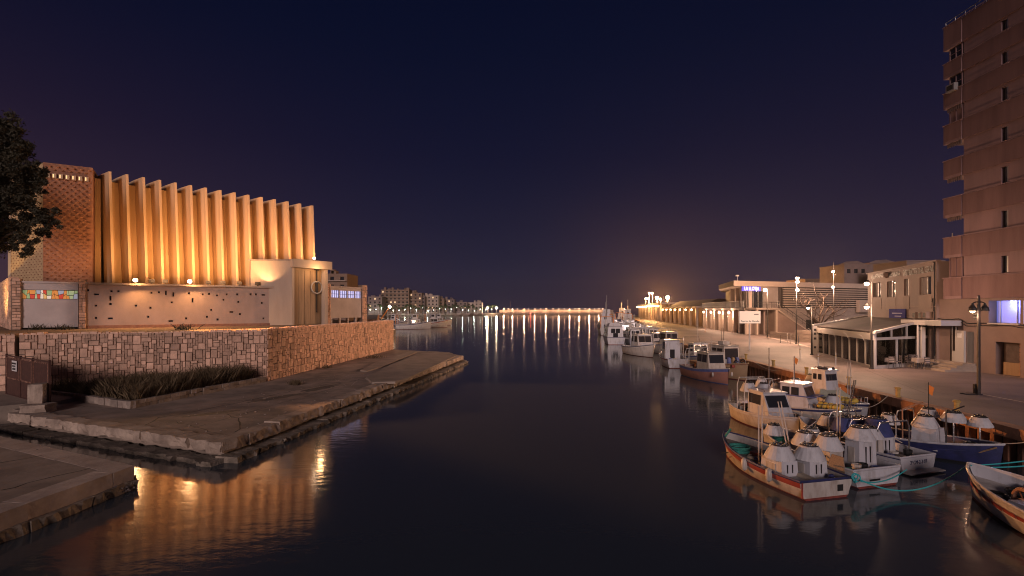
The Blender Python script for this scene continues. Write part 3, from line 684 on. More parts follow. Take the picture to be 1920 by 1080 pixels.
for x in (3.4, 7.5):
    p = CF(x, -.45, 8.75); light('SPOT', p, 42000, (1, .40, .13), .25, (14.5, 25, -1.0), 38, .5); light('SPOT', p, 1500, (1, .50, .20), .25, CF(x + 1, -6, 3.5), 165, .5)
light('SPOT', LF(LL * .40, -1.0, 8.7), 260, (1, .56, .27), .08, LF(LL * .45, 0, 10.0), 105, .5)
light('POINT', EF(2.4, -1.2, 10.0), 160, (1, .55, .25), .2)
light('SPOT', SF(SL * .6, -4, 5.2), 1500, (1, .62, .25), .3, SF(SL * .5, 0, 11), 110, .8)
cl = thing('canopy_lamp', 'small glowing lamp on the entrance canopy of the church', 'lamp', EF(2.2, -.4, 11.06))
MB().box(-.1, .1, -.1, .1, 0, .12).build('base', m_metal, cl, local=True); MB().ball((0, 0, .2), .13).build('bulb', g_warm, cl, local=True)

# ------------------------------------------------------------------ pine at the left edge
def foliage_tree(name, label, loc, clumps, nleaf, leaf, m, seed, trunk, cat='tree', tm=None):
    r = random.Random(seed); t = thing(name, label, cat, loc)
    k = MB()
    for c, s in clumps:
        c = Vector(c)
        subs = []
        for _ in range(max(6, int(16 * s))):
            d = Vector((r.gauss(0, 1), r.gauss(0, 1), r.gauss(0, .75))).normalized() * (r.random() ** .5) * s; subs.append((c + d, s * r.uniform(.16, .34)))
        for _ in range(int(nleaf * s ** 2.2)):
            cc, ss = r.choice(subs); d = Vector((r.gauss(0, .55), r.gauss(0, .55), r.gauss(0, .40))) * ss; q = cc + d; a = Vector((r.gauss(0, 1), r.gauss(0, 1), r.gauss(0, 1))).normalized()
            b_ = a.cross(Vector((r.gauss(0, 1), r.gauss(0, 1), r.gauss(0, 1)))).normalized(); ls = leaf * r.uniform(.6, 1.5)
            k.poly((q - a * ls, q + b_ * ls * .35, q + a * ls, q - b_ * ls * .35))
    k.build('crown', m, t, local=True, recalc=False)
    q = MB()
    for pts, r0, r1 in trunk: q.tube(pts, r0, 8, True, r1)
    q.smooth = True; q.build('trunk', tm or m_trunk, t, local=True)
    return t
TB = Vector((-37.2, 36.0, 4.36)); r = random.Random(3)
cl_ = []
def addc(u, v, s, dy=0.):
    Y = 35 + dy; cl_.append((Vector(((u - CX) / F * Y, Y, v2z(v, Y))) - TB, s))
for u, v, s in ((-60, 250, 2.2), (5, 235, 1.1), (-20, 280, 1.9), (25, 290, 1.2), (40, 268, .7), (10, 330, 1.6), (50, 315, 1.1), (72, 322, .8), (62, 345, .8), (20, 370, 1.5), (-40, 350, 2.2), (80, 398, .8), (55, 405, 1.0), (95, 420, .7), (20, 415, 1.0), (60, 440, .8), (50, 468, .7), (-10, 440, 1.3), (35, 450, .5), (88, 438, .5), (0, 395, 1.0), (-70, 420, 2.4), (-100, 300, 2.6)):
    addc(u, v, s, r.uniform(-1, 1))
foliage_tree('pine_tree', 'dark pine tree overhanging the left edge beside the brick block', TB, cl_, 1900, .105, m_leaf, 4,
             [([(0, 0, 0), (-.2, 0, 4), (.2, 0, 8), (0, 0, 13)], .32, .12), ([(0, 0, 5), (1.4, -.6, 6.3), (3.0, -.8, 7.0)], .14, .05), ([(.1, 0, 7.5), (1.2, -.5, 9.0), (2.2, -.6, 10)], .13, .05), ([(0, 0, 9.5), (.8, -.4, 11.5)], .1, .04), ([(0, 0, 8), (-2.4, 0, 9)], .14, .05)])

# ------------------------------------------------------------------ right promenade and quay wall
QE = [(17.3, -12), (18.1, 0), (22.5, 70), (27, 95), (37, 150), (50, 200), (66, 300), (100, 420)]
def qx(Y):
    for a, b_ in zip(QE, QE[1:]):
        if a[1] <= Y <= b_[1]: return a[0] + (b_[0] - a[0]) * (Y - a[1]) / (b_[1] - a[1])
    return QE[-1][0]
pm = MB(); pm.prism([(x + .55, y) for x, y in QE] + [(400, 520), (400, -12)], -1.5, 1.40); pm.build('promenade', m_pave, kind='structure')
qw = struct_empty('quay_wall', (18.1, 0, 0))
# capping beam in lengths, sheet piles below
QF = Frame((18.1, 0), to=(22.5, 70)); QLn = math.hypot(4.4, 70)
x = 2.0
while x < QLn - .5:
    MB(QF).box(x, min(x + 6.2, QLn) - .03, -.62, -.02, .98, 1.42).build('capping_beam', m_rust, qw); x += 6.2
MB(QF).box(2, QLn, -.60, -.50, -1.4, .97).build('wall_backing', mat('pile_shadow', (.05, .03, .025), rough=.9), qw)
pile = None; x = 8.0
while x < QLn - .4:
    if pile is None:
        k = MB(); k.hexa([(-.2, .05, -1.4), (.2, .05, -1.4), (.1, .27, -1.4), (-.1, .27, -1.4), (-.2, .05, .975), (.2, .05, .975), (.1, .27, .975), (-.1, .27, .975)]); pile = k.mesh('sheet_pile', m_pile)
    o = bpy.data.objects.new('sheet_pile', pile); COL.objects.link(o); o.parent = qw
    o.location = QF(x, -.50, 0) - Vector((18.1, 0, 0)); o.rotation_euler = (0, 0, QF.a); x += .62
qw2 = MB()
for a, b_ in zip(QE[2:], QE[3:]):
    f_ = Frame(a, to=b_); qw2.fr = f_; qw2.box(0, math.hypot(b_[0] - a[0], b_[1] - a[1]), -.6, .05, -1.4, 1.42)
qw2.fr = None; qw2.build('far_quay_wall', m_rust, qw)
# joints and kerb line in paving
jm = mat('paving_joint', (.10, .08, .07), rough=.9)
jt = struct_empty('paving_joints', (24, 30, 1.4))
def line_strip(parent, a, b_, wd, z, m, name='joint'):
    d = (Vector(b_) - Vector(a)).normalized(); nn = Vector((-d.y, d.x)) * wd / 2; k = MB()
    k.poly(((a[0] - nn.x, a[1] - nn.y, z), (b_[0] - nn.x, b_[1] - nn.y, z), (b_[0] + nn.x, b_[1] + nn.y, z), (a[0] + nn.x, a[1] + nn.y, z))); return k.build(name, m, parent)
line_strip(jt, (26.9, 39.0), (22.6, 28.0), .05, 1.404, jm); line_strip(jt, (27.4, 39.0), (23.2, 28.0), .03, 1.404, jm)
line_strip(jt, P(1835, 738, 1.4).xy, P(1935, 757, 1.4).xy, .12, 1.404, mat('pale_joint', (.42, .33, .29), rough=.8))
line_strip(jt, P(1440, 632, 1.4).xy, P(1525, 652, 1.4).xy, .5, 1.404, mat('pale_joint', (.42, .33, .29), rough=.8))
for Y in range(20, 120, 6): line_strip(jt, (qx(Y) + .6, Y), (qx(Y) + 9, Y - .3), .03, 1.404, jm)
line_strip(jt, (qx(15) + 3.2, 15), (qx(95) + 3.2, 95), .03, 1.404, jm)
for u, v in ((1608, 696), (1612, 690)): patch(jt, P(u, v, 1.4).xy, .4, .12, .2, 1.405, jm, u, 'drain_cover')

# yellow bollards on the capping beam
bol = None
for i, Y in enumerate((22.9, 26.7, 31.0, 36.0, 41.2, 46.8, 53)):
    loc = Vector((qx(Y) + .35, Y, 1.41)); lb = 'yellow mooring bollard on the quay edge, %s counting from the nearest' % ['first', 'second', 'third', 'fourth', 'fifth', 'sixth', 'seventh'][i]
    if bol is None:
        bol = thing('mooring_bollard', lb, 'bollard', loc, 0, 'yellow bollards along the quay edge')
        k = MB(); k.lathe((0, 0, 0), [(.14, 0), (.14, .04), (.105, .06), (.10, .42), (.12, .44)], 12); k.smooth = False; k.build('shaft', m_yel, bol, local=True)
        MB().lathe((0, 0, .44), [(.145, 0), (.15, .06), (.10, .10)], 12).build('cap', m_yel, bol, local=True)
    else: copy_tree(bol, None, loc, 0, lb)
# slim posts on the promenade
def post(u, v, h, m, lb, r_=.045):
    p = P(u, v, 1.4); t = thing('promenade_post', lb, 'post', p, 0, 'slim posts on the promenade'); MB().lathe((0, 0, 0), [(r_ * 1.6, 0), (r_ * 1.6, .04), (r_, .05), (r_, h), (r_ * .5, h + .05)], 8).build('shaft', m, t, local=True)
    MB().lathe((0, 0, h * .78), [(r_ * 1.15, 0), (r_ * 1.15, .08)], 8).build('reflective_band', m_yel, t, local=True)
for u, v, h, m, lb in ((1500, 672, 1.0, m_alu, 'white post on the open promenade between quay and restaurant, left one'), (1534, 690, 1.1, m_galv, 'grey post by the left front of the glass restaurant'), (1567, 687, 1.05, m_galv, 'grey post before the middle of the restaurant side'),
                       (1440, 636, .9, m_metal, 'dark stubby post left of the low wall by the market stairs'), (1463, 643, 1.0, m_metal, 'dark post pair member before the low wall'), (1476, 643, 1.3, m_alu, 'white post, leftmost of the light ones before the low wall'), (1483, 645, 1.3, m_alu, 'white post, middle of the light ones before the low wall'), (1497, 648, 1.35, m_alu, 'white post, rightmost of the light ones before the low wall'), (1322, 623, 1.2, m_orangep, 'small orange post near the market arcade')):
    post(u, v, h, m, lb)

# street lamps
def lamp_post(u, v, zs, lb, side=-1, e=500, r0=.07, Y=None, col=WARM, rad=.16, gm_=None, up=0.):
    p = P(u, v, 1.4) if Y is None else Vector(((u - CX) / F * Y, Y, 1.4))
    t = thing('street_lamp', lb, 'street lamp', p, 0); top = max(zs) - 1.4
    k = MB(); k.lathe((0, 0, 0), [(r0 * 2.2, 0), (r0 * 2.2, .08), (r0 * 1.4, .12), (r0 * 1.2, 1.2), (r0, 1.3), (r0 * .6, top + .3 + up)], 10); k.build('pole', mat('lamp_pole', (.022, .019, .018), rough=.6), t, local=True)
    for j, z in enumerate(zs):
        h = z - 1.4; s = side if j % 2 == 0 else side
        dx = .38 * s
        MB().tube([(0, 0, h + .08), (dx, -.02, h + .12)], .025, 6).build('arm', m_metal, t, local=True)
        hd = MB(); hd.lathe((dx, -.02, h - .02), [(.10, .28), (.2, .16), (.24, .06), (.2, .05)][::-1], 12).build('lamp_head', m_metal, t, local=True)
        gl_ = MB(); gl_.ball((dx, -.02, h - .02), rad, 10, 6); gl_.smooth = True; gl_.build('bulb', gm_ or g_warm, t, local=True)
        if e: light('POINT', (p.x + dx * 1.4, p.y - .55, z - .45), e, col, .25)
    return t
lamp_post(1634, 692, [8.0, 6.2], 'twin-headed street lamp at the near corner of the glass restaurant', e=950)
lamp_post(1438.6, 0, [9.2], 'bright street lamp in front of the fish market stairs', Y=84, e=5500, side=-1, rad=.28)
lamp_post(1493, 645, [10.2, 9.7, 8.6], 'tall lamp mast with three heads left of the bare tree', e=3000, side=.3, rad=.22)
lamp_post(1563, 0, [12.1, 9.6], 'tall lamp mast rising behind the bare tree', Y=82, e=4500, side=-.3, rad=.2, up=1.2)
lamp_post(1522, 665, [6.15], 'short street lamp at the far corner of the glass restaurant', e=700, side=-1, rad=.13)
light('SPOT', (37.2, 67.6, 9.6), 36000, (1, .56, .36), .25, (-17, 56, 2.4), 34, .6)  # spot added at the lamp mast to brighten the long stone wall
# black twin bell lamp, front right
bp_ = P(1835, 740, 1.4); bl = thing('street_lamp', 'black lamp post with two bell shades at the right, by the apartment block', 'street lamp', bp_)
MB().lathe((0, 0, 0), [(.17, 0), (.17, .05), (.085, .08), (.075, 5.1), (.05, 5.35)], 10).build('pole', m_metal, bl, local=True)
for s, dz in ((-1, 0), (1, 0)):
    MB().tube([(0, 0, 4.98), (s * .15, 0, 5.0), (s * .30, 0, 4.95)], .03, 6).build('arm', m_metal, bl, local=True)
    MB().lathe((s * .33, 0, 4.52), [(.21, 0), (.17, .16), (.08, .30), (.05, .42)], 12, True).build('shade', m_metal, bl, local=True)
MB().ball((-.33, 0, 4.53), .13, 10, 6).build('bulb', glow_mat('dim_bulb', (1, .72, .45), 3.5), bl, local=True)
light('POINT', bp_ + Vector((-.33, -.05, 4.25)), 60, WARM, .1)
sb_ = thing('junction_post', 'short black box on a plate at the foot of the black lamp post', 'post', P(1828, 739, 1.4)); MB().cbox((0, 0, .3), (.12, .12, .5)).build('box', m_metal, sb_, local=True); MB().cbox((-.2, 0, .025), (.9, .4, .05)).build('plate', m_metal, sb_, local=True)

# info board
ib = thing('information_board', 'pale harbour name board reading Puerto de Gandia on a single post', 'sign', P(1406, 657, 1.4))
IY = ib.location.y; IX = ib.location.x
MB().tube([(0, .08, 0), (0, .08, 3.3)], .09, 8).build('post', m_alu, ib, local=True)
zi0, zi1 = v2z(606, IY) - 1.4, v2z(583.5, IY) - 1.4
MB().box(-1.17, 1.17, -.04, .02, zi0, zi1).build('panel', mat('lit_board', (.72, .62, .52), rough=.5, emis=(1, .78, .6), es=.25), ib, local=True)
MB().box(-1.2, 1.2, -.02, .035, zi0 - .03, zi1 + .03).build('frame', m_alu, ib, local=True)
text_obj('lettering', 'Puerto de Gandia', .29, Vector((IX, IY - .055, 1.4 + zi0 + .22)), 0, m_ink, ib, .008, 1.0)
MB().box(.45, .95, -.05, -.041, zi1 - .42, zi1 - .30).build('logo_mark', mat('faded_ink', (.3, .25, .22)), ib, local=True)

# ------------------------------------------------------------------ glass restaurant
G1 = Vector((27.9, 39.4)); G0 = Vector((31.7, 53.9)); G2 = Vector((35.6, 43.0))
gs = thing('glass_restaurant', 'glazed restaurant pavilion with white frames and sloping grey roof', 'restaurant', (G1.x, G1.y, 1.4))
SFr = Frame(G0, to=G1); Sl = (G1 - G0).length; FFr = Frame(G1, to=G2); Fl = (G2 - G1).length
ZE, ZR = 4.15, 5.25
mg = bpy.data.materials.new('pavilion_glass'); mg.use_nodes = True; nn_ = mg.node_tree.nodes; ll_ = mg.node_tree.links
tr = nn_.new('ShaderNodeBsdfTransparent'); tr.inputs[0].default_value = (.90, .88, .87, 1); gls = nn_.new('ShaderNodeBsdfGlossy'); gls.inputs['Roughness'].default_value = .03
fz = nn_.new('ShaderNodeFresnel'); fz.inputs[0].default_value = 1.5; mxs = nn_.new('ShaderNodeMixShader'); ll_.new(fz.outputs[0], mxs.inputs[0]); ll_.new(tr.outputs[0], mxs.inputs[1]); ll_.new(gls.outputs[0], mxs.inputs[2]); ll_.new(mxs.outputs[0], nn_['Material Output'].inputs[0])
MB(SFr).box(0, Sl, -.05, .12, 1.4, 1.62).build('sill_beam', m_alu, gs)
MB(SFr).box(-.1, Sl + .02, -.12, .12, 3.62, 4.14).build('eaves_beam', m_alu, gs)
NP = 9
for i in range(NP + 1):
    x = i * Sl / NP; MB(SFr).box(x - .05, x + .05, -.07, .07, 1.62, 3.61).build('mullion', m_alu, gs)
    if i < NP: MB(SFr).box(x + .06, x + Sl / NP - .06, -.01, .01, 1.64, 3.60).build('pane', mg, gs)
for i in range(0, NP + 1, 2):
    x = i * Sl / NP; MB(SFr).tube([(x, -.1, 3.5), (x, -.3, 3.9), (x - .1, -.45, 3.98)], .025, 5).build('bracket', m_alu, gs)
MB(FFr).box(0.05, Fl, -.06, .1, 1.4, 1.66).build('sill_beam', m_alu, gs)
MB(FFr).box(.05, Fl, -.06, .08, 3.62, 3.82).build('transom_beam', m_alu, gs)
zr = lambda x: ZE + (ZR - ZE) * x / Fl
for i in range(4):
    x = .1 + i * (Fl - .15) / 3; MB(FFr).box(x - .06, x + .06, -.07, .07, 1.66, 3.61).build('mullion', m_alu, gs)
    if i < 3: MB(FFr).box(x + .07, x + (Fl - .15) / 3 - .07, -.01, .01, 1.68, 3.60).build('pane', mg, gs)
for i in range(5):
    x = .1 + i * (Fl - .15) / 4
    if i and zr(x) - .1 > 3.9: MB(FFr).box(x - .05, x + .05, -.05, .05, 3.82, zr(x) - .02).build('mullion', m_alu, gs)
    if i < 4:
        x1 = x + (Fl - .15) / 4; MB(FFr).hexa([(x + .06, -.01, 3.83), (x1 - .06, -.01, 3.83), (x1 - .06, .01, 3.83), (x + .06, .01, 3.83), (x + .06, -.01, zr(x) - .03), (x1 - .06, -.01, zr(x1) - .03), (x1 - .06, .01, zr(x1) - .03), (x + .06, .01, zr(x) - .03)]).build('pane', mg, gs)
MB(FFr).hexa([(-.15, -.14, ZE - .02), (Fl + .1, -.14, ZR - .02), (Fl + .1, .06, ZR - .02), (-.15, .06, ZE - .02), (-.15, -.14, ZE + .16), (Fl + .1, -.14, ZR + .16), (Fl + .1, .06, ZR + .16), (-.15, .06, ZE + .16)]).build('gable_beam', m_alu, gs)
G3 = Vector((41.2, 58.0))
m_roof = mat('grey_roof_sheet', (.095, .078, .078), (.07, .058, .058), .6, .9, .05, 20, spec=.15)
k = MB(); k.hexa([(G1.x, G1.y, ZE + .05), (G2.x, G2.y, ZR + .05), (G3.x, G3.y, ZR + .05), (G0.x, G0.y, ZE + .05), (G1.x, G1.y, ZE + .14), (G2.x, G2.y, ZR + .14), (G3.x, G3.y, ZR + .14), (G0.x, G0.y, ZE + .14)]); k.build('roof', m_roof, gs)
BFr = Frame(G0, to=G3); Bl = (G3 - G0).length
MB(BFr).hexa([(-.1, -.05, ZE + .02), (Bl, -.05, ZR + .02), (Bl, .15, ZR + .02), (-.1, .15, ZE + .02), (-.1, -.05, ZE + .24), (Bl, -.05, ZR + .24), (Bl, .15, ZR + .24), (-.1, .15, ZE + .24)]).build('gable_beam', m_alu, gs)
MB(BFr).box(0, Bl, 0, .1, 1.4, 4.1).build('back_wall', m_tan2, gs)
MB().prism([tuple(G0 + Vector((.1, 0))), tuple(G1 + Vector((.12, .1))), tuple(G2), tuple(G3)], 1.38, 1.46).build('floor', m_deck, gs)
# menu pillar by the far corner
mp_ = thing('menu_pillar', 'white pillar with small symbols at the far corner of the glass restaurant', 'sign', P(1527, 664, 1.4)); MB().box(-.22, .22, -.1, .1, 0, 2.9).build('pillar', m_alu, mp_, local=True)
for z in (.6, 1.5, 2.0, 2.4): MB().box(-.12, .12, -.125, -.1, z, z + .22).build('symbol', m_ink, mp_, local=True)
# tables & chairs inside
m_cloth = mat('pale_cloth', (.40, .33, .29), (.30, .25, .22), 3, .9); m_chair = mat('chair_dark', (.10, .08, .075), rough=.7)
def table(loc, rz, lb):
    t = thing('dining_table', lb, 'table', loc, rz, 'tables inside the glass restaurant'); MB().box(-.4, .4, -.4, .4, .70, .74).build('tabletop', m_deck, t, local=True)
    k = MB(); k.hexa([(-.44, -.44, .42), (.44, -.44, .42), (.44, .44, .42), (-.44, .44, .42), (-.41, -.41, .745), (.41, -.41, .745), (.41, .41, .745), (-.41, .41, .745)]); k.build('tablecloth', m_cloth, t, local=True)
    for a in (-.34, .34):
        for b_ in (-.34, .34): MB().box(a - .025, a + .025, b_ - .025, b_ + .025, 0, .69).build('leg', m_metal, t, local=True)
    return t
def chair(loc, rz, lb):
    t = thing('dining_chair', lb, 'chair', loc, rz, 'chairs inside the glass restaurant'); MB().box(-.22, .22, -.22, .22, .43, .47).build('seat', m_chair, t, local=True)
    for i in range(3): MB().box(-.2, .2, .19, .22, .55 + i * .14, .63 + i * .14).build('back_slat', m_chair, t, local=True)
    for a in (-.2, .17):
        for b_, h in ((-.2, .43), (.19, .95)): MB().box(a, a + .03, b_, b_ + .03, 0, h).build('leg', m_chair, t, local=True)
    return t
t0 = c0 = None; r = random.Random(9); cnt = 0
ord_ = ['first', 'second', 'third', 'fourth', 'fifth', 'sixth', 'seventh', 'eighth']
for row, yy in enumerate((1.3, 3.6)):
    for j in range(6 if row == 0 else 5):
        x = Sl - 1.3 - j * 2.3; p = SFr(x, yy, 1.46); lb = 'cloth-covered table inside the pavilion, %s from the front in the %s row' % (ord_[j], ('window', 'inner')[row])
        if t0 is None: t0 = table(p, SFr.a, lb)
        else: copy_tree(t0, None, p, SFr.a, lb)
        for q, (dx, dy, rz, sd_) in enumerate(((0, -.75, math.pi, 'window'), (0, .75, 0, 'inner'), (-.75, 0, R(90), 'far'), (.75, 0, R(-90), 'near'))):
            pp = SFr(x + dx, yy + dy, 1.46); lb = 'dark slatted chair at the %s side of the %s table in the %s row' % (sd_, ord_[j], ('window', 'inner')[row])
            if c0 is None: c0 = chair(pp, SFr.a + rz, lb)
            else: copy_tree(c0, None, pp, SFr.a + rz + r.uniform(-.15, .15), lb)

# ------------------------------------------------------------------ town hall building (DISTRICTE DEL GRAU)
DF = Frame((41.6, 63.5), to=(34, 41)); DL_ = math.hypot(7.6, 22.5)
dh = thing('district_hall', 'two-storey tan municipal building lettered DISTRICTE DEL GRAU', 'building', (41.6, 63.5, 1.4), DF.a)
wins = []
for u0, u1, v0, v1 in ((1637, 1652, 530, 557), (1663, 1679, 527, 557), (1695, 1704.5, 523, 554), (1724, 1746, 519, 552)):
    um = (u0 + u1) / 2; wins.append((DF.ux(u0), DF.ux(u1), DF.vz(um, v1), DF.vz(um, v0)))
ZT = 9.85
hl = []
pn = []
for a, b_, c, d in wins: hl.append((a, b_, c, d)); pn.append((a - .12, b_ + .12, c - 1.25, c - .12))
MB(DF).wall(DF.ux(1627), DL_, 0, 8, 1.4, ZT, hl, .25).build('wall', m_tan, dh)
for a, b_, c, d in pn: MB(DF).box(a, b_, -.025, -.003, c, d).build('spandrel_panel', m_tan2, dh)
for a, b_ in ((DF.ux(1680), DF.ux(1694)), (DF.ux(1705), DF.ux(1722))): pass
MB(DF).box(DF.ux(1627), DL_, -.06, -.002, DF.vz(1700, 575) - .04, DF.vz(1700, 575) + .04).build('string_course', m_tan2, dh)
MB(DF).box(DF.ux(1627), DL_ + .05, -.08, .3, ZT + .001, ZT + .12).build('parapet_cap', m_tan, dh)
m_cur = mat('window_curtain', (.30, .26, .25), (.2, .17, .165), 6, .9, streak=.05)
for a, b_, c, d in wins:
    wn = MB(DF).box(a + .02, b_ - .02, .2, .245, c + .02, d - .02).build('window', m_glassd, dh)
    for x in (a + .03, (a + b_) / 2, b_ - .07): MB(DF).box(x, x + .05, .13, .198, c + .02, d - .02).build('frame', m_alu, wn)
    MB(DF).box(a + .1, (a + b_) / 2 - .05, .185, .198, c + .05, d - .05).build('curtain', m_cur, wn)
text_obj('lettering', 'DISTRICTE DEL GRAU', .72, DF((DF.ux(1699) + DF.ux(1748)) / 2, -.05, DF.vz(1722, 508.5)), DF.a, m_ink, dh, .006, .90)
text_obj('lettering', 'AJUNTAMENT', .58, DF((DF.ux(1636) + DF.ux(1661)) / 2, -.05, DF.vz(1648, 518)), DF.a, m_ink, dh, .006, 1.15)
text_obj('lettering', 'DE GANDIA', .58, DF((DF.ux(1666) + DF.ux(1689)) / 2, -.05, DF.vz(1676, 515)), DF.a, m_ink, dh, .006, .95)
cx_ = DF.ux(1663.5); MB(DF).lathe((cx_, -.05, DF.vz(1663, 516) - .3), [(.05, 0), (.25, .15), (.3, .5), (.2, .6)], 8).build('crest', m_tan2, dh)
sg = MB(DF).box(DF.ux(1669), DF.ux(1700), -.1, -.03, DF.vz(1685, 597), DF.vz(1685, 579)).build('sign_board', mat('indigo_sign', (.035, .035, .20), (.025, .025, .14), 2, .9, spec=.1), dh)
for i, (a, b_) in enumerate(((1675, 1694), (1680, 1692))): MB(DF).box(DF.ux(a), DF.ux(b_), -.115, -.101, DF.vz(1685, 588 + i * 5.5), DF.vz(1685, 586.5 + i * 5.5)).build('sign_line', mat('faint_ink', (.25, .25, .42)), sg)
for j, u in enumerate((1722, 1733, 1742)):
    a = thing('air_conditioner', 'outdoor air conditioner on the tan building wall, %s of three' % ('left', 'middle', 'right')[j], 'air conditioner', DF(DF.ux(u), -.25, DF.vz(u, 597)), DF.a, 'air conditioners on the district hall')
    MB().box(-.01, .62, -.2, .2, 0, .55).build('casing', m_tan2, a, local=True); MB().box(.08, .54, -.21, -.201, .08, .48).build('fan_grille', m_dark, a, local=True); MB().box(.0, .6, .2, .25, .1, .2).build('bracket', m_metal, a, local=True)
# pipes on the corner
MB(DF).tube([(DL_ - .25, -.05, 1.5), (DL_ - .25, -.05, ZT - .1), (DL_ - .6, -.05, ZT + .02)], .04, 6).build('drain_pipe', m_dark, dh)
MB(DF).tube([(DL_ - .7, -.05, 6.6), (DL_ - .45, -.07, 6.9), (DL_ - .4, -.07, 5.9), (DL_ - .8, -.05, 5.4)], .03, 5).build('cable', m_dark, dh)
# higher blocks behind
for i, (u0, u1, v0, Y, lb, m) in enumerate(((1583, 1640, 497, 150, 'pale apartment block with a terrace showing above the market roof', m_tan), (1632, 1700, 494, 160, 'roofline of a pale house behind the district hall', m_tan), (1700, 1770, 490, 130, 'grey upper storey right behind the district hall lettering', m_house2), (1510, 1582, 524, 175, 'long low block beyond the tall lamp masts', m_house))):
    x0, x1 = (u0 - CX) / F * Y, (u1 - CX) / F * Y; zt = v2z(v0, Y)
    t = thing('apartment_house', lb, 'building', (x0, Y, 1.4))
    hs = [(x0 + .8 + k * 2.1, x0 + 1.9 + k * 2.1, zt - 2.4, zt - 1.1) for k in range(int((x1 - x0 - 1.5) / 2.1))]
    MB().wall(x0, x1, Y, Y + 12, 1.4, zt, hs, .2).build('wall', m, t)
    for h in hs: MB().box(h[0] + .03, h[1] - .03, Y + .15, Y + .19, h[2] + .03, h[3] - .03).build('window', m_glassd, t)
    MB().box(x0 - .2, x1 + .2, Y - .2, Y + 12, zt + .001, zt + .25).build('cornice', m, t)
    if i < 2:
        k = MB(); xm = (x0 + x1) / 2; k.prism([(x0 + 1, Y + 2), (x1 - 1, Y + 2), (x1 - 1, Y + 9), (x0 + 1, Y + 9)], zt + .25, zt + .5)
        i0 = len(k.v); k.poly(((x0 + 1.2, Y + 2, zt + .5), (x1 - 1.2, Y + 2, zt + .5), (xm + 1.5, Y + 3, zt + 1.5), (xm - 2, Y + 3, zt + 1.3))); k.poly(((x0 + 1.2, Y + 2, zt + .5), (xm - 2, Y + 3, zt + 1.3), (xm - 2, Y + 8, zt + .5))); k.poly(((x1 - 1.2, Y + 2, zt + .5), (xm + 1.5, Y + 3, zt + 1.5), (xm, Y + 8, zt + .5)))
        k.build('roof', m, t)
fp = thing('flag_pole', 'thin white pole with a furled flag on the roof between hall and tower', 'flagpole', DF(DL_ + .1, 1.0, ZT)); MB().tube([(0, 0, 0), (0, 0, 2.2)], .04, 6).build('pole', m_alu, fp, local=True); MB().tube([(.05, 0, -.2), (.1, 0, .5), (.05, 0, .9)], .12, 6).build('flag', m_red, fp, local=True)

# ------------------------------------------------------------------ apartment tower, right
TX = 34.0
def TY(u, X=TX): return X * F / (u - CX)
TWF = Frame((TX, 41.2), ang=R(-90))       # local x runs towards the camera, local y away to the right
tw = thing('apartment_tower', 'tall reddish apartment tower with stacked balcony bands at the right edge', 'apartment block', (TX, 41.2, 1.4), R(-90))
lev = [20, 78, 104, 133, 161, 192, 224, 260.5, 293, 328, 365.5, 403, 442, 481, 520, 560]   # band top, band bottom, band top ... seen at column 1807
YW = TY(1807); zl = [v2z(v, YW) for v in lev]; zl[0] = 28.0
xm = 41.2 - YW                             # where the closed wall begins
XE = 41.2 - 24.0
xw = 41.2 - TY(1884)
TWW = MB(TWF)
hs = []
for i in range(1, 15, 2):
    hs.append((xw - .25, xw + .25, zl[i + 1] + .12, zl[i + 1] + .12 + (zl[i] - zl[i + 1]) * .75))
TWW.wall(xm, XE, 0, 14, zl[15], zl[0] - .5, hs, .22).build('wall', m_tower, tw)
for h in hs:
    wn = MB(TWF).box(h[0] + .02, h[1] - .02, .17, .21, h[2] + .02, h[3] - .02).build('window', m_glassd, tw)
    MB(TWF).box(h[0] - .06, h[1] + .06, -.05, -.002, h[2] - .08, h[2] - .01).build('sill', m_tower, wn)
    MB(TWF).box(h[1] - .16, h[1] - .03, .05, .168, h[2] + .03, h[3] - .03).build('shutter', m_galv, wn)
xb = 41.2 - TY(1776)                       # end of the balconies
for i in range(0, 16, 2):
    z1, z0 = zl[i], zl[i + 1]
    MB(TWF).box(xb, xm - .03, -.16, 4.5, z0, z0 + .22).build('balcony_slab', m_tower, tw)
    MB(TWF).box(xb, xm - .02, -.18, -.02, z0 + .221, z1).build('balcony_front', m_band, tw)
    MB(TWF).box(xb - .14, xb - .01, -.18, 4.5, z0 + .02, z1).build('balcony_end', m_band, tw)
    MB(TWF).box(xm, XE, -.10, -.004, z0, z1).build('facade_band', m_band, tw)
    MB(TWF).box(xb - .2, XE, -.24, -.19, z1 + .002, z1 + .05).build('band_cap', m_tower, tw)
    if i in (6, 8, 10, 12, 14):
        pass
# balcony interiors (back wall well inside), infilled floors
MB(TWF).box(xm - 1.2, xm - .04, 2.2, 14, zl[15], zl[0] - .6).build('stair_core', m_tower, tw)
for i, kind in ((1, 'glass'), (3, 'glass'), (5, 'closed'), (13, 'shut')):
    z1, z0 = zl[i], zl[i + 1]
    mm = {'glass': m_glassd, 'closed': m_tower, 'shut': m_band}[kind]
    fl_ = MB(TWF).box(xb + .25, xm - .05, .0, .08, z0 + .02, z1 - .02).build('balcony_infill', mm, tw)
    for x in (xb + .25, (xb + xm) / 2 + .05, xm - .14): MB(TWF).box(x, x + .07, -.05, -.003, z0 + .02, z1 - .02).build('mullion', m_tower if kind == 'glass' else m_band, fl_)
    if kind == 'glass': MB(TWF).box(xb + .25, xm - .05, -.04, -.004, (z0 + z1) / 2, (z0 + z1) / 2 + .05).build('mullion', m_tower, fl_)
m_aw = mat('awning_canvas', (.16, .11, .10), (.1, .07, .07), 5, .8)
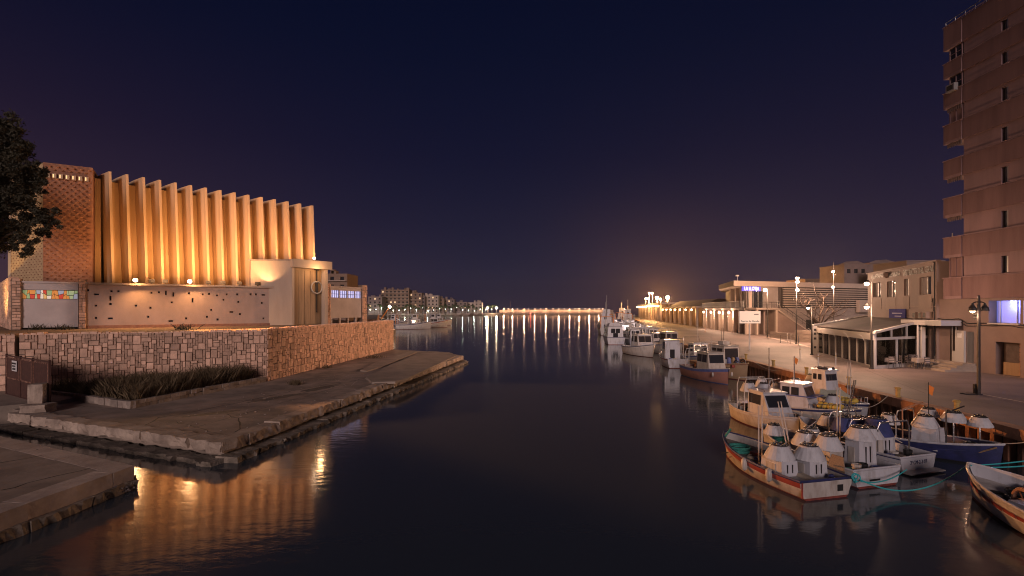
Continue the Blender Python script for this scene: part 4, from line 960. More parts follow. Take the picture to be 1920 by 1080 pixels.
for i in (5, 7, 9, 11):
    z1 = zl[i]; k = MB(TWF)
    for j in range(7): x = xb + .1 + j * (xm - xb - .15) / 7; k.hexa([(x + .03, -.1, z1 - .32), (x + .12, -.1, z1 - .32), (x + .12, -.05, z1 - .32), (x + .03, -.05, z1 - .32), (x, -.1, z1 - .02), (x + .17, -.1, z1 - .02), (x + .17, -.05, z1 - .02), (x, -.05, z1 - .02)])
    k.build('awning_fringe', m_aw, tw)
ac = thing('air_conditioner', 'air conditioner hung outside the third balcony from the top of the tower', 'air conditioner', TWF(xb + .45, -.35, v2z(180, 40)), R(-90)); MB().box(0, .75, -.16, .16, 0, .55).build('casing', m_galv, ac, local=True); MB().box(.1, .65, -.17, -.161, .1, .45).build('fan_grille', m_dark, ac, local=True); MB().box(.1, .65, .16, .2, .1, .2).build('bracket', m_metal, ac, local=True)
# roof railing and set-back storey
k = MB(TWF).tube([(xb, -.1, zl[0] + .35), (xb + 3.4, -.1, zl[0] + .35)], .025, 5)
for j in range(5): k.tube([(xb + j * .85, -.1, zl[0]), (xb + j * .85, -.1, zl[0] + .35)], .02, 5)
k.build('roof_railing', m_galv, tw)
MB(TWF).box(xb + 3.3, XE, .1, 12, zl[0] - .4, zl[0] + 2.6).build('penthouse', m_band, tw)
MB(TWF).box(xb + 3.0, XE, -.3, 12, zl[0] + .45, zl[0] + .6).build('penthouse_ledge', m_tower, tw)
# ground floor: wall with lit window, garage, doors
zg = zl[15]
gx = lambda u: 41.2 - TY(u)
def gz(u, v): return v2z(v, TY(u))
bwv = (gx(1849), gx(1908), gz(1878, 606), gz(1878, 563))
gar = (gx(1862), gx(1908), 1.42, gz(1884, 642))
d1 = (gx(1777), gx(1791), 2.0, gz(1784, 612)); d2 = (gx(1808), gx(1822), 2.0, gz(1815, 622)); vt = (gx(1820.5), gx(1830.5), gz(1825, 600), gz(1825, 581.5))
MB(TWF).wall(.1, XE, .18, 10, 1.4, zg - .002, [bwv, gar, d1, d2, vt], .6).build('ground_floor_wall', m_tan, tw)
g_blue = glow_mat('blue_room_light', (.32, .36, 1), .30)
mblue = mat('blue_blind', (.30, .33, .62), rough=.7)
wn = MB(TWF).box(bwv[0] + .02, bwv[1] - .02, .74, .775, bwv[2] + .02, bwv[3] - .02).build('lit_window', glow_mat('blue_room_light', (.32, .36, 1), .30), tw)
MB(TWF).box(bwv[0] + .35, bwv[0] + .38, .66, .73, bwv[2] + .02, bwv[3] - .02).build('frame', m_alu, wn)
MB(TWF).box(bwv[1] - .75, bwv[1] - .7, .66, .73, bwv[2] + .02, bwv[3] - .02).build('frame', m_alu, wn)
MB(TWF).box(bwv[0], bwv[1], .05, .178, bwv[2] - .1, bwv[2] - .003).build('sill', m_alu, wn)
bxm = (bwv[0] + bwv[1]) / 2 + .3
bb = MB(TWF); bb.ball((bxm, .45, bwv[3] - .1), .07); bb.build('lamp_bulb', glow_mat('blue_bulb', (.6, .65, 1), 30), tw)
light('POINT', TWF(bxm, .35, bwv[3] - .35), 55, (.45, .5, 1), .15)
# second lit window past the first (edge of frame)
MB(TWF).box(bwv[1] + .3, bwv[1] + 2.2, .10, .178, bwv[2], bwv[3] - .05).build('lit_window', glow_mat('blue_room_light', (.32, .36, 1), .30), tw)
dr = MB(TWF).box(gar[0] + .02, gar[1] - .02, .70, .775, 1.43, gar[3] - .02).build('garage_door', mat('garage_dark', (.10, .075, .065), (.07, .05, .045), 3, .8), tw)
MB(TWF).box(gar[0] + .1, gar[0] + 1.3, .60, .69, 1.43, 2.3).build('garage_panel', m_wood, dr)
for i in range(7): MB(TWF).box(gar[1] - .45, gar[1] - .03, .58, .69, 1.5 + i * .32, 1.76 + i * .32).build('brick', m_brick, dr)
MB(TWF).box(d1[0] + .02, d1[1] - .02, .7, .775, 2.0, d1[3] - .02).build('door', m_dark, tw)
k = MB(TWF).box(d1[1] - .42, d1[1] - .36, .1, .14, 2.0, d1[3]).box(d1[1] - .1, d1[1] - .04, .1, .14, 2.0, d1[3]).box(d1[1] - .36, d1[1] - .1, .1, .14, 2.0, 2.8); k.build('door_frame', m_alu, tw)
MB(TWF).box(gx(1790.5), gx(1807), -.0, .176, 2.0, gz(1799, 620)).build('white_panel', m_alu, tw)
MB(TWF).box(gx(1795), gx(1803), -.012, -.001, gz(1799, 633), gz(1799, 625)).build('notice', m_sign, tw)
dd = MB(TWF).box(d2[0] + .02, d2[1] - .02, .7, .775, 2.0, d2[3] - .02).build('door', m_dark, tw)
for i in range(9): x = d2[0] + .04 + i * (d2[1] - d2[0] - .08) / 8; MB(TWF).tube([(x, .2, 2.0), (x, .2, d2[3] - .02)], .018, 4).build('bar', m_galv, dd)
for i in range(6): z = vt[2] + .04 + i * (vt[3] - vt[2] - .08) / 6; MB(TWF).box(vt[0] + .02, vt[1] - .02, .16, .24, z, z + .05).build('vent_slat', m_alu, tw)
mp2 = thing('entrance_canopy', 'flat grey canopy between the glass pavilion and the tower doorway', 'canopy', TWF(-2.6, -.9, 4.6), R(-90))
MB(TWF).box(-1.6, 2.4, -1.5, .1, 4.75, 5.15).build('fascia', m_alu, mp2)
MB(TWF).box(.9, 2.45, -1.52, -1.501, 4.8, 5.1).build('fascia_panel', m_galv, mp2)
MB(TWF).tube([(.3, -1.6, 1.4), (.3, -1.6, 4.74)], .06, 6).build('support', m_alu, mp2)
wp = thing('white_pilaster', 'white entrance pilaster beside the pavilion glazing with a round badge', 'pilaster', TWF(.2, -1.2, 1.4), R(-90)); MB().box(-.2, .2, -.15, .15, 0, 3.2).build('shaft', m_alu, wp, local=True); MB().lathe((0, -.16, 2.9), [(.1, -.01), (.1, .01)], 10).build('badge', m_dark, wp, local=True)
# steps
stp = struct_empty('entrance_steps', TWF(1.5, -1, 1.4))
for i in range(4): MB(TWF).box(-.6 - 0 * i, 3.7 + .12 * i - .2 * i, -2.3 + .5 * i, .17, 1.4 + .15 * i, 1.4 + .15 * (i + 1) - .002).build('step', m_slab, stp)
# cables along the wall
cb = thing('wall_cable', 'sagging black cable run along the wall under the blue-lit window', 'cable', TWF(0, 0, gz(1849, 612)))
pts = []; r = random.Random(2)
for i in range(26): x = .1 + i * (XE - .1) / 25; pts.append((x, .08, zg - 1.75 - .12 * abs(math.sin(i * 1.1)) + (.25 if i < 4 else 0)))
MB(TWF).tube(pts, .035, 5).build('cable', m_dark, cb)
MB(TWF).tube([(p[0], p[1] - .05, p[2] - .14 + .06 * math.sin(k_)) for k_, p in enumerate(pts)], .025, 5).build('cable', m_dark, cb)

# ------------------------------------------------------------------ fish market (LA LLOTJA)
LC = Vector((42.8, 94.0)); LA_ = Frame(LC, to=(75, 106)); LW = Frame((47.5, 127.6), to=LC); LWl = (Vector((47.5, 127.6)) - LC).length
fm = thing('fish_market', 'modern fish market with overhanging flat roof, louvred front and arcade', 'building', (LC.x, LC.y, 1.4), LA_.a)
RT = 11.2
MB().prism([(40, 92.4), (75.5, 105.7), (80, 130), (52, 127), (44.4, 110)], RT - .95, RT).build('roof_slab', m_housew, fm)
MB().prism([tuple(LA_(.9, .6, 0).xy), tuple(LA_(34, .6, 0).xy), (80, 128), (53, 127), (47.6, 111)], 6.3, RT - .96).build('upper_wall', mat('market_wall', (.30, .255, .24), (.25, .21, .195), .5, .8), fm)
MB(LA_).box(5.2, 33, -.15, .3, 1.4, 6.28).build('lower_wall', m_concr, fm)
MB().prism([tuple(LA_(.4, .3, 0).xy), tuple(LA_(5.1, .3, 0).xy), (51, 104), (46.5, 104)], 1.4, 5.9).build('lower_core', m_house2, fm)
for i in range(9):
    z = 6.45 + i * .42; MB(LA_).box(8.9, 32.5, -.5, -.25, z, z + .2).build('louvre', m_housew, fm)
for i in range(9): MB(LA_).box(9 + i * 2.9, 9.08 + i * 2.9, -.24, -.15, 6.3, 10.2).build('louvre_post', m_metal, fm)
MB(LA_).box(8.7, 33, .35, .58, 6.31, 10.22).build('louvre_shade', mat('louvre_shade', (.07, .055, .05), rough=.9), fm)  # dark panel added for the shade behind the lit slats
# door + sign
MB(LA_).box(1.0, 4.6, .35, .58, 6.35, 9.4).build('glazed_doors', m_glassd, fm)
for x in (1.0, 2.2, 3.4, 4.55): MB(LA_).box(x, x + .1, .25, .34, 6.35, 9.4).build('door_frame', m_galv, fm)
sgn = MB(LA_).box(LA_.ux(1391, -.3), LA_.ux(1426, -.3), -.35, -.2, 9.35, 10.2).build('sign_board', glow_mat('sign_blue', (.10, .10, .80), .35), fm)
text_obj('lettering', 'LA LLOTJA', .95, LA_((LA_.ux(1391, -.3) + LA_.ux(1426, -.3)) / 2, -.4, 9.78), LA_.a, glow_mat('sign_letters', (.8, .8, 1), .9), sgn, .03, .78)
# arcade
for i in range(10):
    x = .3 + i * (LWl - .6) / 9
    MB(LW).box(x - .35, x + .35, -.0, 1.0, 1.4, 5.85).build('column', m_housew, fm)
MB(LW).box(-1, LWl - .1, -.15, 5, 5.86, 6.28).build('terrace_slab', m_concr, fm)
MB(LW).box(0, LWl, 3.2, 3.5, 1.4, 5.85).build('arcade_back_wall', m_house2, fm)
k = MB(LW)
for i in range(60): x = i * LWl / 60; k.box(x, x + .06, -.1, -.05, 6.3, 7.5)
k.box(0, LWl, -.11, -.04, 7.5, 7.58); k.build('railing', m_galv, fm)
for i in range(4): x = LWl - 1.2 - i * 3.6; MB(LW).box(x - .3, x + .3, .6, 1.5, 6.3, RT - .97).build('upper_fin', m_housew, fm)
MB(LA_).box(0, 5.3, -2.6, -.02, 5.95, 6.25).build('landing', m_concr, fm)
for x in (.3, 4.9): MB(LA_).box(x, x + .35, -2.4, -2.05, 1.4, 5.94).build('landing_support', m_housew, fm)
NS = 24
for i in range(NS):
    x = 5.3 + i * .38; z = 6.1 - i * (4.7 / NS); MB(LA_).box(x, x + .40, -2.2, -.2, z - .26, z - .06).build('stair_tread', m_housew, fm)
MB(LA_).hexa([(5.3, -2.1, 1.4), (14.4, -2.1, 1.4), (14.4, -.3, 1.4), (5.3, -.3, 1.4), (5.3, -2.1, 5.7), (14.4, -2.1, 1.41), (14.4, -.3, 1.41), (5.3, -.3, 5.7)]).build('stair_flank', m_tan2, fm)
MB(LA_).tube([(0, -2.5, 7.3), (5.3, -2.5, 7.3), (14.6, -2.3, 2.5)], .05, 5).build('handrail', m_metal, fm)
MB(LA_).tube([(0, -2.5, 6.8), (5.3, -2.5, 6.8), (14.6, -2.3, 2.0)], .03, 5).build('handrail', m_metal, fm)
for i in range(12): x = i * 1.25; z = 7.3 if x < 5.3 else 7.3 - (x - 5.3) * 4.8 / 9.3; MB(LA_).tube([(x, -2.45, z - 1.05), (x, -2.45, z)], .03, 5).build('baluster', m_metal, fm)
MB(LA_).box(LA_.ux(1510), LA_.ux(1524), -.3, -.16, 1.4, 4.0).build('door', m_dark, fm)
MB(LA_).box(LA_.ux(1601), LA_.ux(1624), -1.2, -.5, 5.4, 7.9).build('side_panel', m_housew, fm)
cmr = thing('camera_mast', 'small camera mast on the corner of the market roof', 'camera', (41.2, 93.5, RT)); MB().tube([(0, 0, 0), (0, 0, .9)], .05, 5).build('mast', m_galv, cmr, local=True); MB().cbox((-.1, 0, .95), (.6, .3, .25)).build('camera_body', m_alu, cmr, local=True)
for i, u in enumerate((1319.5, 1333, 1348.5, 1366.5)):
    x = LW.ux(u, -.6); p = LW(x, -.6, 5.35); t = thing('arcade_lamp', 'round glaring lamp on the market arcade, %s from the left' % ord_[i], 'lamp', p, 0, 'lamps along the market arcade')
    k = MB(); k.ball((0, 0, 0), .2, 10, 6); k.smooth = True; k.build('bulb', g_warm, t, local=True); MB().tube([(0, 0, 0), (.25, .45, .3)], .04, 5).build('bracket', m_metal, t, local=True)
    light('POINT', p + Vector((-.3, -.3, -.2)), 900, WARM, .2)
# low walls in front of the stairs
for i, (u0, v0, u1, v1, h, lb) in enumerate(((1443, 633, 1525, 640, 1.0, 'long low brown wall below the market stairs'), (1490, 640, 1523, 643, 1.7, 'taller boarded concrete wall stub right of the stairs'))):
    a, b_ = P(u0, v0, 1.4), P(u1, v1, 1.4); f_ = Frame(a.xy, to=b_.xy); t = thing('low_wall', lb, 'wall', a, f_.a)
    for j in range(2 if i == 0 else 3): MB(f_).box(0, (b_ - a).length, 0, .4, 1.4 + j * h / 3 * (1.5 if i == 0 else 1), 1.4 + (j + 1) * h / 3 * (1.5 if i == 0 else 1) - .03).build('board_course', m_concr, t)
# bench / sign boards left by the landing
ab = thing('ladder_easel', 'small A-shaped easel on the upper market landing', 'easel', LA_(7.2, -.8, 6.3)); 
for s in (-1, 1): MB().tube([(s * .35, 0, 0), (s * .08, 0, 1.3)], .05, 5).build('leg', m_alu, ab, local=True)
MB().tube([(-.2, 0, .6), (.2, 0, .6)], .04, 5).build('crossbar', m_alu, ab, local=True)

# bare pollarded tree
bt_base = P(1536, 640, 1.4); Yt = 66.0; bt_base = Vector(((1537 - CX) / F * Yt, Yt, 1.4))
bt = thing('bare_tree', 'leafless pollarded tree in front of the louvred market facade', 'tree', bt_base)
k = MB(); r = random.Random(17); tips = []
def branch(p, d, ln, r0, dep):
    pts = [p]; q = p.copy(); dd = d.copy()
    for i in range(4):
        dd = (dd + Vector((r.gauss(0, .16), r.gauss(0, .12), r.gauss(.02, .1)))).normalized(); q = q + dd * ln / 4; pts.append(q.copy())
    k.tube(pts, r0, 6, True, r0 * .55)
    if dep:
        for _ in range(3 if dep > 1 else 4):
            a = r.randint(2, 4); nd = (dd + Vector((r.gauss(0, .75), r.gauss(0, .45), r.gauss(.25, .45)))).normalized(); branch(pts[a], nd, ln * r.uniform(.55, .8), r0 * .5, dep - 1)
branch(Vector((0, 0, 0)), Vector((0, 0, 1)), 2.6, .30, 0)
for d in ((-1, 0, .9), (-.45, .1, 1.2), (.5, 0, 1.1), (1, .1, .8), (0.05, .2, 1.2), (-.8, -.2, .6)):
    branch(Vector((0, 0, 2.4)), Vector(d).normalized(), 2.7, .12, 2)
k.build('branches', m_trunk, bt, local=True)

# ------------------------------------------------------------------ warehouses with lit arcade
WF1 = Frame((72.6, 294), to=(56, 192)); W1 = math.hypot(16.6, 102)
wh = thing('harbour_warehouse', 'far long quay warehouse with a row of lamps under its canopy', 'building', (56, 192, 1.4), WF1.a)
MB(WF1).box(0, W1, 3.0, 14, 1.4, 7.9).build('wall', m_house, wh); MB(WF1).box(-1, W1 + 1, -.6, 14.5, 7.92, 8.6).build('roof', m_housew, wh)
WF2 = Frame((54.5, 182), to=(48.6, 134)); W2 = math.hypot(5.9, 48)
wh2 = thing('harbour_warehouse', 'nearer dark-roofed quay warehouse with lit columns left of the fish market', 'building', (48.6, 134, 1.4), WF2.a)
MB(WF2).box(0, W2, 3.0, 12, 1.4, 6.4).build('wall', m_house, wh2); MB(WF2).box(-.5, W2 + 1, -.6, 12.5, 6.42, 6.8).build('canopy', m_housew, wh2)
MB(WF2).hexa([(0, .5, 6.81), (W2, .5, 6.81), (W2, 12, 6.81), (0, 12, 6.81), (0, 5, 8.8), (W2, 5, 8.8), (W2, 7, 8.8), (0, 7, 8.8)]).build('roof', m_house2, wh2)
def small_lamp(p, lb, gm_, group, s=.3, e=0, col=SODIUM, drop=.6, pole=0):
    t = thing('wall_lamp' if not pole else 'harbour_lamp', lb, 'lamp', p - Vector((0, 0, pole)), 0, group)
    k = MB(); k.ball((0, 0, pole), s, 8, 5); k.smooth = True; k.build('bulb', gm_, t, local=True)
    if pole: MB().tube([(0, 0, 0), (0, 0, pole - s)], .08, 5).build('pole', m_galv, t, local=True)
    if e: light('POINT', p + Vector((-.3, -.3, -drop)), e, col, .3)
    return t
for i in range(14):
    x = 3 + i * (W1 - 6) / 13
    MB(WF1).box(x - .5, x + .5, -.2, .6, 1.4, 7.9).build('column', m_housew, wh)
    small_lamp(WF1(x + 2, -1.0, 7.3), 'lamp under the far warehouse canopy, %s counting toward the viewer' % ORD[i], g_sod, 'lamps on the far warehouse canopy', .28, 800 if i % 2 else 0)
for i in range(7):
    x = 1.5 + i * (W2 - 3) / 6
    MB(WF2).box(x - .4, x + .4, -.2, .5, 1.4, 6.4).build('column', m_housew, wh2)
    small_lamp(WF2(x - 1.5, -.9, 5.9), 'lamp under the nearer warehouse canopy, %s from the left' % ord_[i], g_sod, 'lamps on the near warehouse canopy', .2, 420)
# big harbour floodlights on masts
for i, (u, v, Y, e, lb, s) in enumerate(((1252, 558, 200, 90000, 'largest orange harbour floodlight on its mast, rightmost of the cluster', .75), (1232, 558.5, 205, 30000, 'orange harbour floodlight left of the largest one', .6), (1238.5, 561.5, 212, 8000, 'lower orange floodlight between the two biggest', .5), (1217.5, 550, 215, 6000, 'upper left orange floodlight of the harbour cluster', .35), (1223, 550, 215, 6000, 'second upper orange floodlight, just right of the upper left one', .35), (1211, 560, 225, 3000, 'small pale floodlight at the left of the harbour cluster', .4), (1216, 560, 225, 3000, 'small pale floodlight, second at the left of the harbour cluster', .4))):
    p = Vector(((u - CX) / F * Y, Y, v2z(v, Y))); small_lamp(p, lb, g_big, None, s, e, SODIUM, 1.2, pole=p.z - 1.4)

# ------------------------------------------------------------------ breakwater
bwt = struct_empty('breakwater', (48, 566, 0))
MB().box(-14, 112, 566, 572, -1, 5.4).build('sea_wall', m_rock, bwt)
MB().box(-14, 112, 560, 566, -1, 2.6).build('lower_road', m_rock, bwt)
k = MB(); r = random.Random(8)
for _ in range(420):
    x = r.uniform(-16, 112); y = r.uniform(554, 560.5); s = r.uniform(.7, 1.6); k.cbox((x, y, (y - 554) * .25 + r.uniform(-.3, .4)), (s, s * .8, s * .7), r.uniform(0, 3))
k.build('rock_armour', m_rock, bwt, kind='stuff')
xs = [945, 953, 961, 970, 983, 991, 1003, 1014, 1024, 1037, 1048, 1058, 1068, 1078, 1086, 1097, 1105, 1115, 1123, 1130]
for i, u in enumerate(xs):
    p = Vector(((u - CX) / F * 562, 562, v2z(579, 562))); t = small_lamp(p, 'warm lamp on the breakwater, %s along from its beacon end' % ORD[i], g_far, 'lamps along the breakwater', .42, 4200 if i % 2 == 0 else 0, (1, .58, .34), 1.0, pole=p.z - 2.6)
bc = thing('beacon_mast', 'thin mast standing above the left end of the breakwater', 'mast', (-2, 558, 2)); MB().tube([(0, 0, 0), (0, 0, 13)], .35, 6, True, .2).build('pole', m_house, bc, local=True)
ph = thing('channel_lamp', 'small red light at the waterline of the breakwater', 'lamp', (20, 556, 1.8)); MB().ball((0, 0, 0), .35, 8, 5).build('bulb', glow_mat('red_bulb', (1, .08, .05), 40), ph, local=True); MB().tube([(0, 0, -1.5), (0, 0, -.3)], .1, 5).build('pole', m_metal, ph, local=True)

# ------------------------------------------------------------------ far left shore
sh = MB(); sh.prism([(-44, 84), (-46, 160), (-78, 300), (-100, 430), (-40, 474), (-10, 545), (-10, 640), (-400, 640), (-400, 84)], -1, 1.3); sh.build('far_shore', m_conc, kind='structure')
k = MB(); SHF = Frame((-100, 431), to=(-40, 475)); k.fr = SHF; k.box(0, 74, .1, .5, 1.3, 2.3); SH2 = Frame((-40, 475), to=(-10, 546)); k.fr = SH2; k.box(0, 76, .1, .5, 1.3, 2.3); k.fr = None
o = k.build('sea_front_wall', m_housew); o['label'] = 'pale low parapet along the far sea front'; o['category'] = 'wall'
bl_ = [(613, 651, 513, 200, 'apartment block showing above the church window strip', m_house), (690, 716, 556, 440, 'dark low block at the left end of the far shore', m_house2), (714, 767, 543, 455, 'broad ochre apartment block on the far shore', m_house), (767, 791, 549, 460, 'reddish block with a roof turret right of the broad ochre one', m_house), (791, 796, 556, 462, 'narrow infill house between two far blocks', m_house2), (794, 822, 554, 470, 'block with pale horizontal bands on the far shore', m_housew), (822, 832, 559, 480, 'small end block beside the banded one', m_house), (832, 852, 561, 490, 'low dark house under trees on the far shore', m_house2), (852, 876, 566, 500, 'long low house on the far sea front', m_house2), (876, 904, 567, 510, 'pale flat shed near the two bright far lamps', m_housew)]
r = random.Random(21)
for i, (u0, u1, v0, Y, lb, m) in enumerate(bl_):
    x0, x1 = (u0 - CX) / F * Y, (u1 - CX) / F * Y; zt = v2z(v0, Y); w_ = x1 - x0
    t = thing('far_building', lb, 'building', ((x0 + x1) / 2, Y, 1.3), 0)
    nfl = max(1, int((zt - 3) / 3.1)); ncol = max(1, int(w_ / 3.2)); hs = []
    for a in range(nfl):
        for c in range(ncol):
            xx = x0 + (c + .5) * w_ / ncol; hs.append((xx - .75, xx + .75, zt - 2.6 - a * 3.1, zt - 1.2 - a * 3.1))
    MB().wall(x0, x1, Y, Y + 14, 1.3, zt, hs, .5).build('wall', m, t)
    pn_ = MB(); 
    for j, h in enumerate(hs[:40]):
        MB().box(h[0] + .05, h[1] - .05, Y + .4, Y + .45, h[2], h[3]).build('window', m_glassd if r.random() > .12 else mat('lit_far_window', (1, .7, .4), emis=(1, .7, .4), es=.5), t)
    for a in range(nfl - 1):
        if i in (0, 2, 3, 5): MB().box(x0 + .3, x1 - .3, Y - 1.1, Y - .01, zt - 3.0 - a * 3.1, zt - 2.7 - a * 3.1).build('balcony', m_housew, t)
    q = MB()
    for _ in range(max(2, ncol)):
        xx = r.uniform(x0 + 1, x1 - 2); q.box(xx, xx + r.uniform(.8, 2.2), Y + 1, Y + 4, zt, zt + r.uniform(.8, 2.4))
    q.build('rooftop_hut', m, t)
# palms
pm_t = None; r = random.Random(31)
def make_palm(loc, lb):
    t = thing('palm_tree', lb, 'palm tree', loc, 0, 'palms along the far sea front'); h = 8.5
    MB().tube([(0, 0, 0), (.1, 0, h * .5), (0, 0, h)], .3, 6, True, .2).build('trunk', m_trunk, t, local=True); k = MB()
    for i in range(26):
        a = i * 2.4; el = r.uniform(-.5, 1.1); ln = r.uniform(2.2, 3.2); prev = None
        for s in range(6):
            q = s / 5; d = Vector((math.cos(a), math.sin(a), 0)); c = Vector((0, 0, h)) + d * ln * q * math.cos(el * .6) + Vector((0, 0, math.sin(el) * ln * q - 1.4 * q * q * ln * .5)); wv = Vector((-d.y, d.x, 0)) * .42 * math.sin(math.pi * min(q * .85 + .12, 1))
            cur = (k.pt(c - wv + Vector((0, 0, -.15))), k.pt(c), k.pt(c + wv + Vector((0, 0, -.15))))
            if prev: k.face((prev[0], cur[0], cur[1], prev[1])); k.face((prev[1], cur[1], cur[2], prev[2]))
            prev = cur
    k.build('crown', m_palm, t, local=True, recalc=False); return t
for i in range(34):
    q = i / 33; u = 690 + 240 * q; Y = 440 + 90 * max(0, (q - .55) / .45) + r.uniform(-6, 8); loc = Vector(((u - CX) / F * Y, Y, 1.3)); lb = '%s palm tree from the church end of the lit far sea front' % ORD[i]
    if pm_t is None: pm_t = make_palm(loc, lb)
    else:
        c = copy_tree(pm_t, None, loc, r.uniform(0, 6), lb); s = r.uniform(.65, 1.05); c.scale = (s, s, s)
for i in range(22):
    q = i / 21; u = 694 + 228 * q; Y = 436 + 78 * max(0, (q - .5) / .5); p = Vector(((u - CX) / F * Y, Y, r.uniform(4.5, 8)))
    small_lamp(p, '%s white lamp from the church end of the palm-lined sea front' % ORD[i], g_farw, 'white lamps on the far sea front', .32, 600 if i % 2 == 0 else 0, (.85, 1, .82), 1.0, pole=p.z - 1.3)
# white canopies / kiosks: bright clutter at the foot of the palms
for i in range(14):
    u = 700 + i * 16 + r.uniform(-3, 3); Y = 433 + (60 * max(0, (u - 800) / 130)); loc = Vector(((u - CX) / F * Y, Y, 1.3)); t = thing('market_tent', 'white-topped kiosk under the palms, %s along the sea front from the church' % ORD[i], 'kiosk', loc, 0, 'kiosks on the far sea front')
    MB().box(-1.6, 1.6, -1, 1, 2.2, 2.5).build('top', m_gel, t, local=True)
    for a in (-1.5, 1.5): MB().box(a - .08, a + .08, -.9, -.75, 0, 2.2).build('leg', m_alu, t, local=True)
    MB().box(-1.4, 1.4, -.2, .8, 0, 1.1).build('counter', m_housew, t, local=True)
for i, (u, lb) in enumerate(((914, 'left of the two bright lamps at the end of the far sea front'), (931, 'right of the two bright lamps at the end of the far sea front'))):
    Y = 520; p = Vector(((u - CX) / F * Y, Y, v2z(577, Y))); small_lamp(p, lb, glow_mat('pier_bulb', (1, .76, .52), 70), None, .9, 9000, (1, .7, .45), 1.3, pole=p.z - 1.3)

# ------------------------------------------------------------------ boats
def hull(t, L, B, hs, hb, side, stripe, bottom=m_foul, deck=m_deck, tw=.85, rake=.5, draft=.35, bul=.26, n=18, gun=None, sw=.15, inner=None):
    def fb(s):
        if s < .45: return B / 2 * (tw + (1 - tw) * math.sin(math.pi / 2 * s / .45))
        return B / 2 * max(.02, (1 - ((s - .45) / .55) ** 2.4) ** .85)
    zs = lambda s: hs + (hb - hs) * max(0, s) ** 2.2 - .06 * hs * math.sin(math.pi * s)
    def row(s, k):
        z = zs(s); q = s ** 3
        yf, zz, xr = [(.02, -draft, .55), (.62 - .4 * q, -.12, .62), (.86 - .42 * q, .07, .72), (.93 - .26 * q, z * .5, .85), (.985 - .08 * q, z - sw, .95), (1, z, 1)][k]
        return (s * (L - rake) + rake * s ** 3 * xr * (1 if k else .2), fb(s) * yf, zz)
    k_ = MB(); k_.smooth = True
    R_ = [[[k_.pt((lambda p: (p[0], p[1] * sg, p[2]))(row(i / n, k))) for k in range(6)] for i in range(n + 1)] for sg in (1, -1)]
    for j, Rr in enumerate(R_):
        for i in range(n):
            for k in range(5):
                k_.cur = (0, 0, 1, 1, 2)[k]; q = (Rr[i][k], Rr[i + 1][k], Rr[i + 1][k + 1], Rr[i][k + 1]); k_.face(q if j == 1 else q[::-1])
    for k in range(5):
        k_.cur = (0, 0, 1, 1, 1)[k]; a, b_ = row(0, k), row(0, k + 1); k_.poly(((a[0], a[1], a[2]), (b_[0], b_[1], b_[2]), (b_[0], -b_[1], b_[2]), (a[0], -a[1], a[2])))
    # bulwark inside
    k_.cur = 3; ins = lambda s, sg, z: (row(s, 5)[0] - .06 * s, max(.005, fb(s) - .07) * sg, z)
    dz = lambda s: zs(s) - bul
    for sg in (1, -1):
        for i in range(n): k_.poly((ins(i / n, sg, zs(i / n)), ins((i + 1) / n, sg, zs((i + 1) / n)), ins((i + 1) / n, sg, dz((i + 1) / n)), ins(i / n, sg, dz(i / n))))
    k_.poly(((.06, fb(0) - .07, zs(0)), (.06, -fb(0) + .07, zs(0)), (.06, -fb(0) + .07, dz(0)), (.06, fb(0) - .07, dz(0))))
    k_.build('hull', [bottom, side, stripe, inner or side], t, local=True, recalc=False)
    d = MB()
    for i in range(n):
        a, b_ = i / n, (i + 1) / n; d.poly((ins(a, -1, dz(a)), ins(b_, -1, dz(b_)), ins(b_, 1, dz(b_)), ins(a, 1, dz(a))))
    d.build('deck', deck, t, local=True, recalc=False)
    g_ = MB()
    for sg in (1, -1):
        g_.tube([(row(i / n, 5)[0], (fb(i / n) - .02) * sg, zs(i / n)) for i in range(n + 1)], .045, 6)
    g_.tube([(0.02, -fb(0), zs(0)), (0.02, fb(0), zs(0))], .045, 6)
    g_.build('gunwale', gun or side, t, local=True)
    t_ = lambda x: dz(max(0, min(1, x / L)))
    return t_, zs, fb
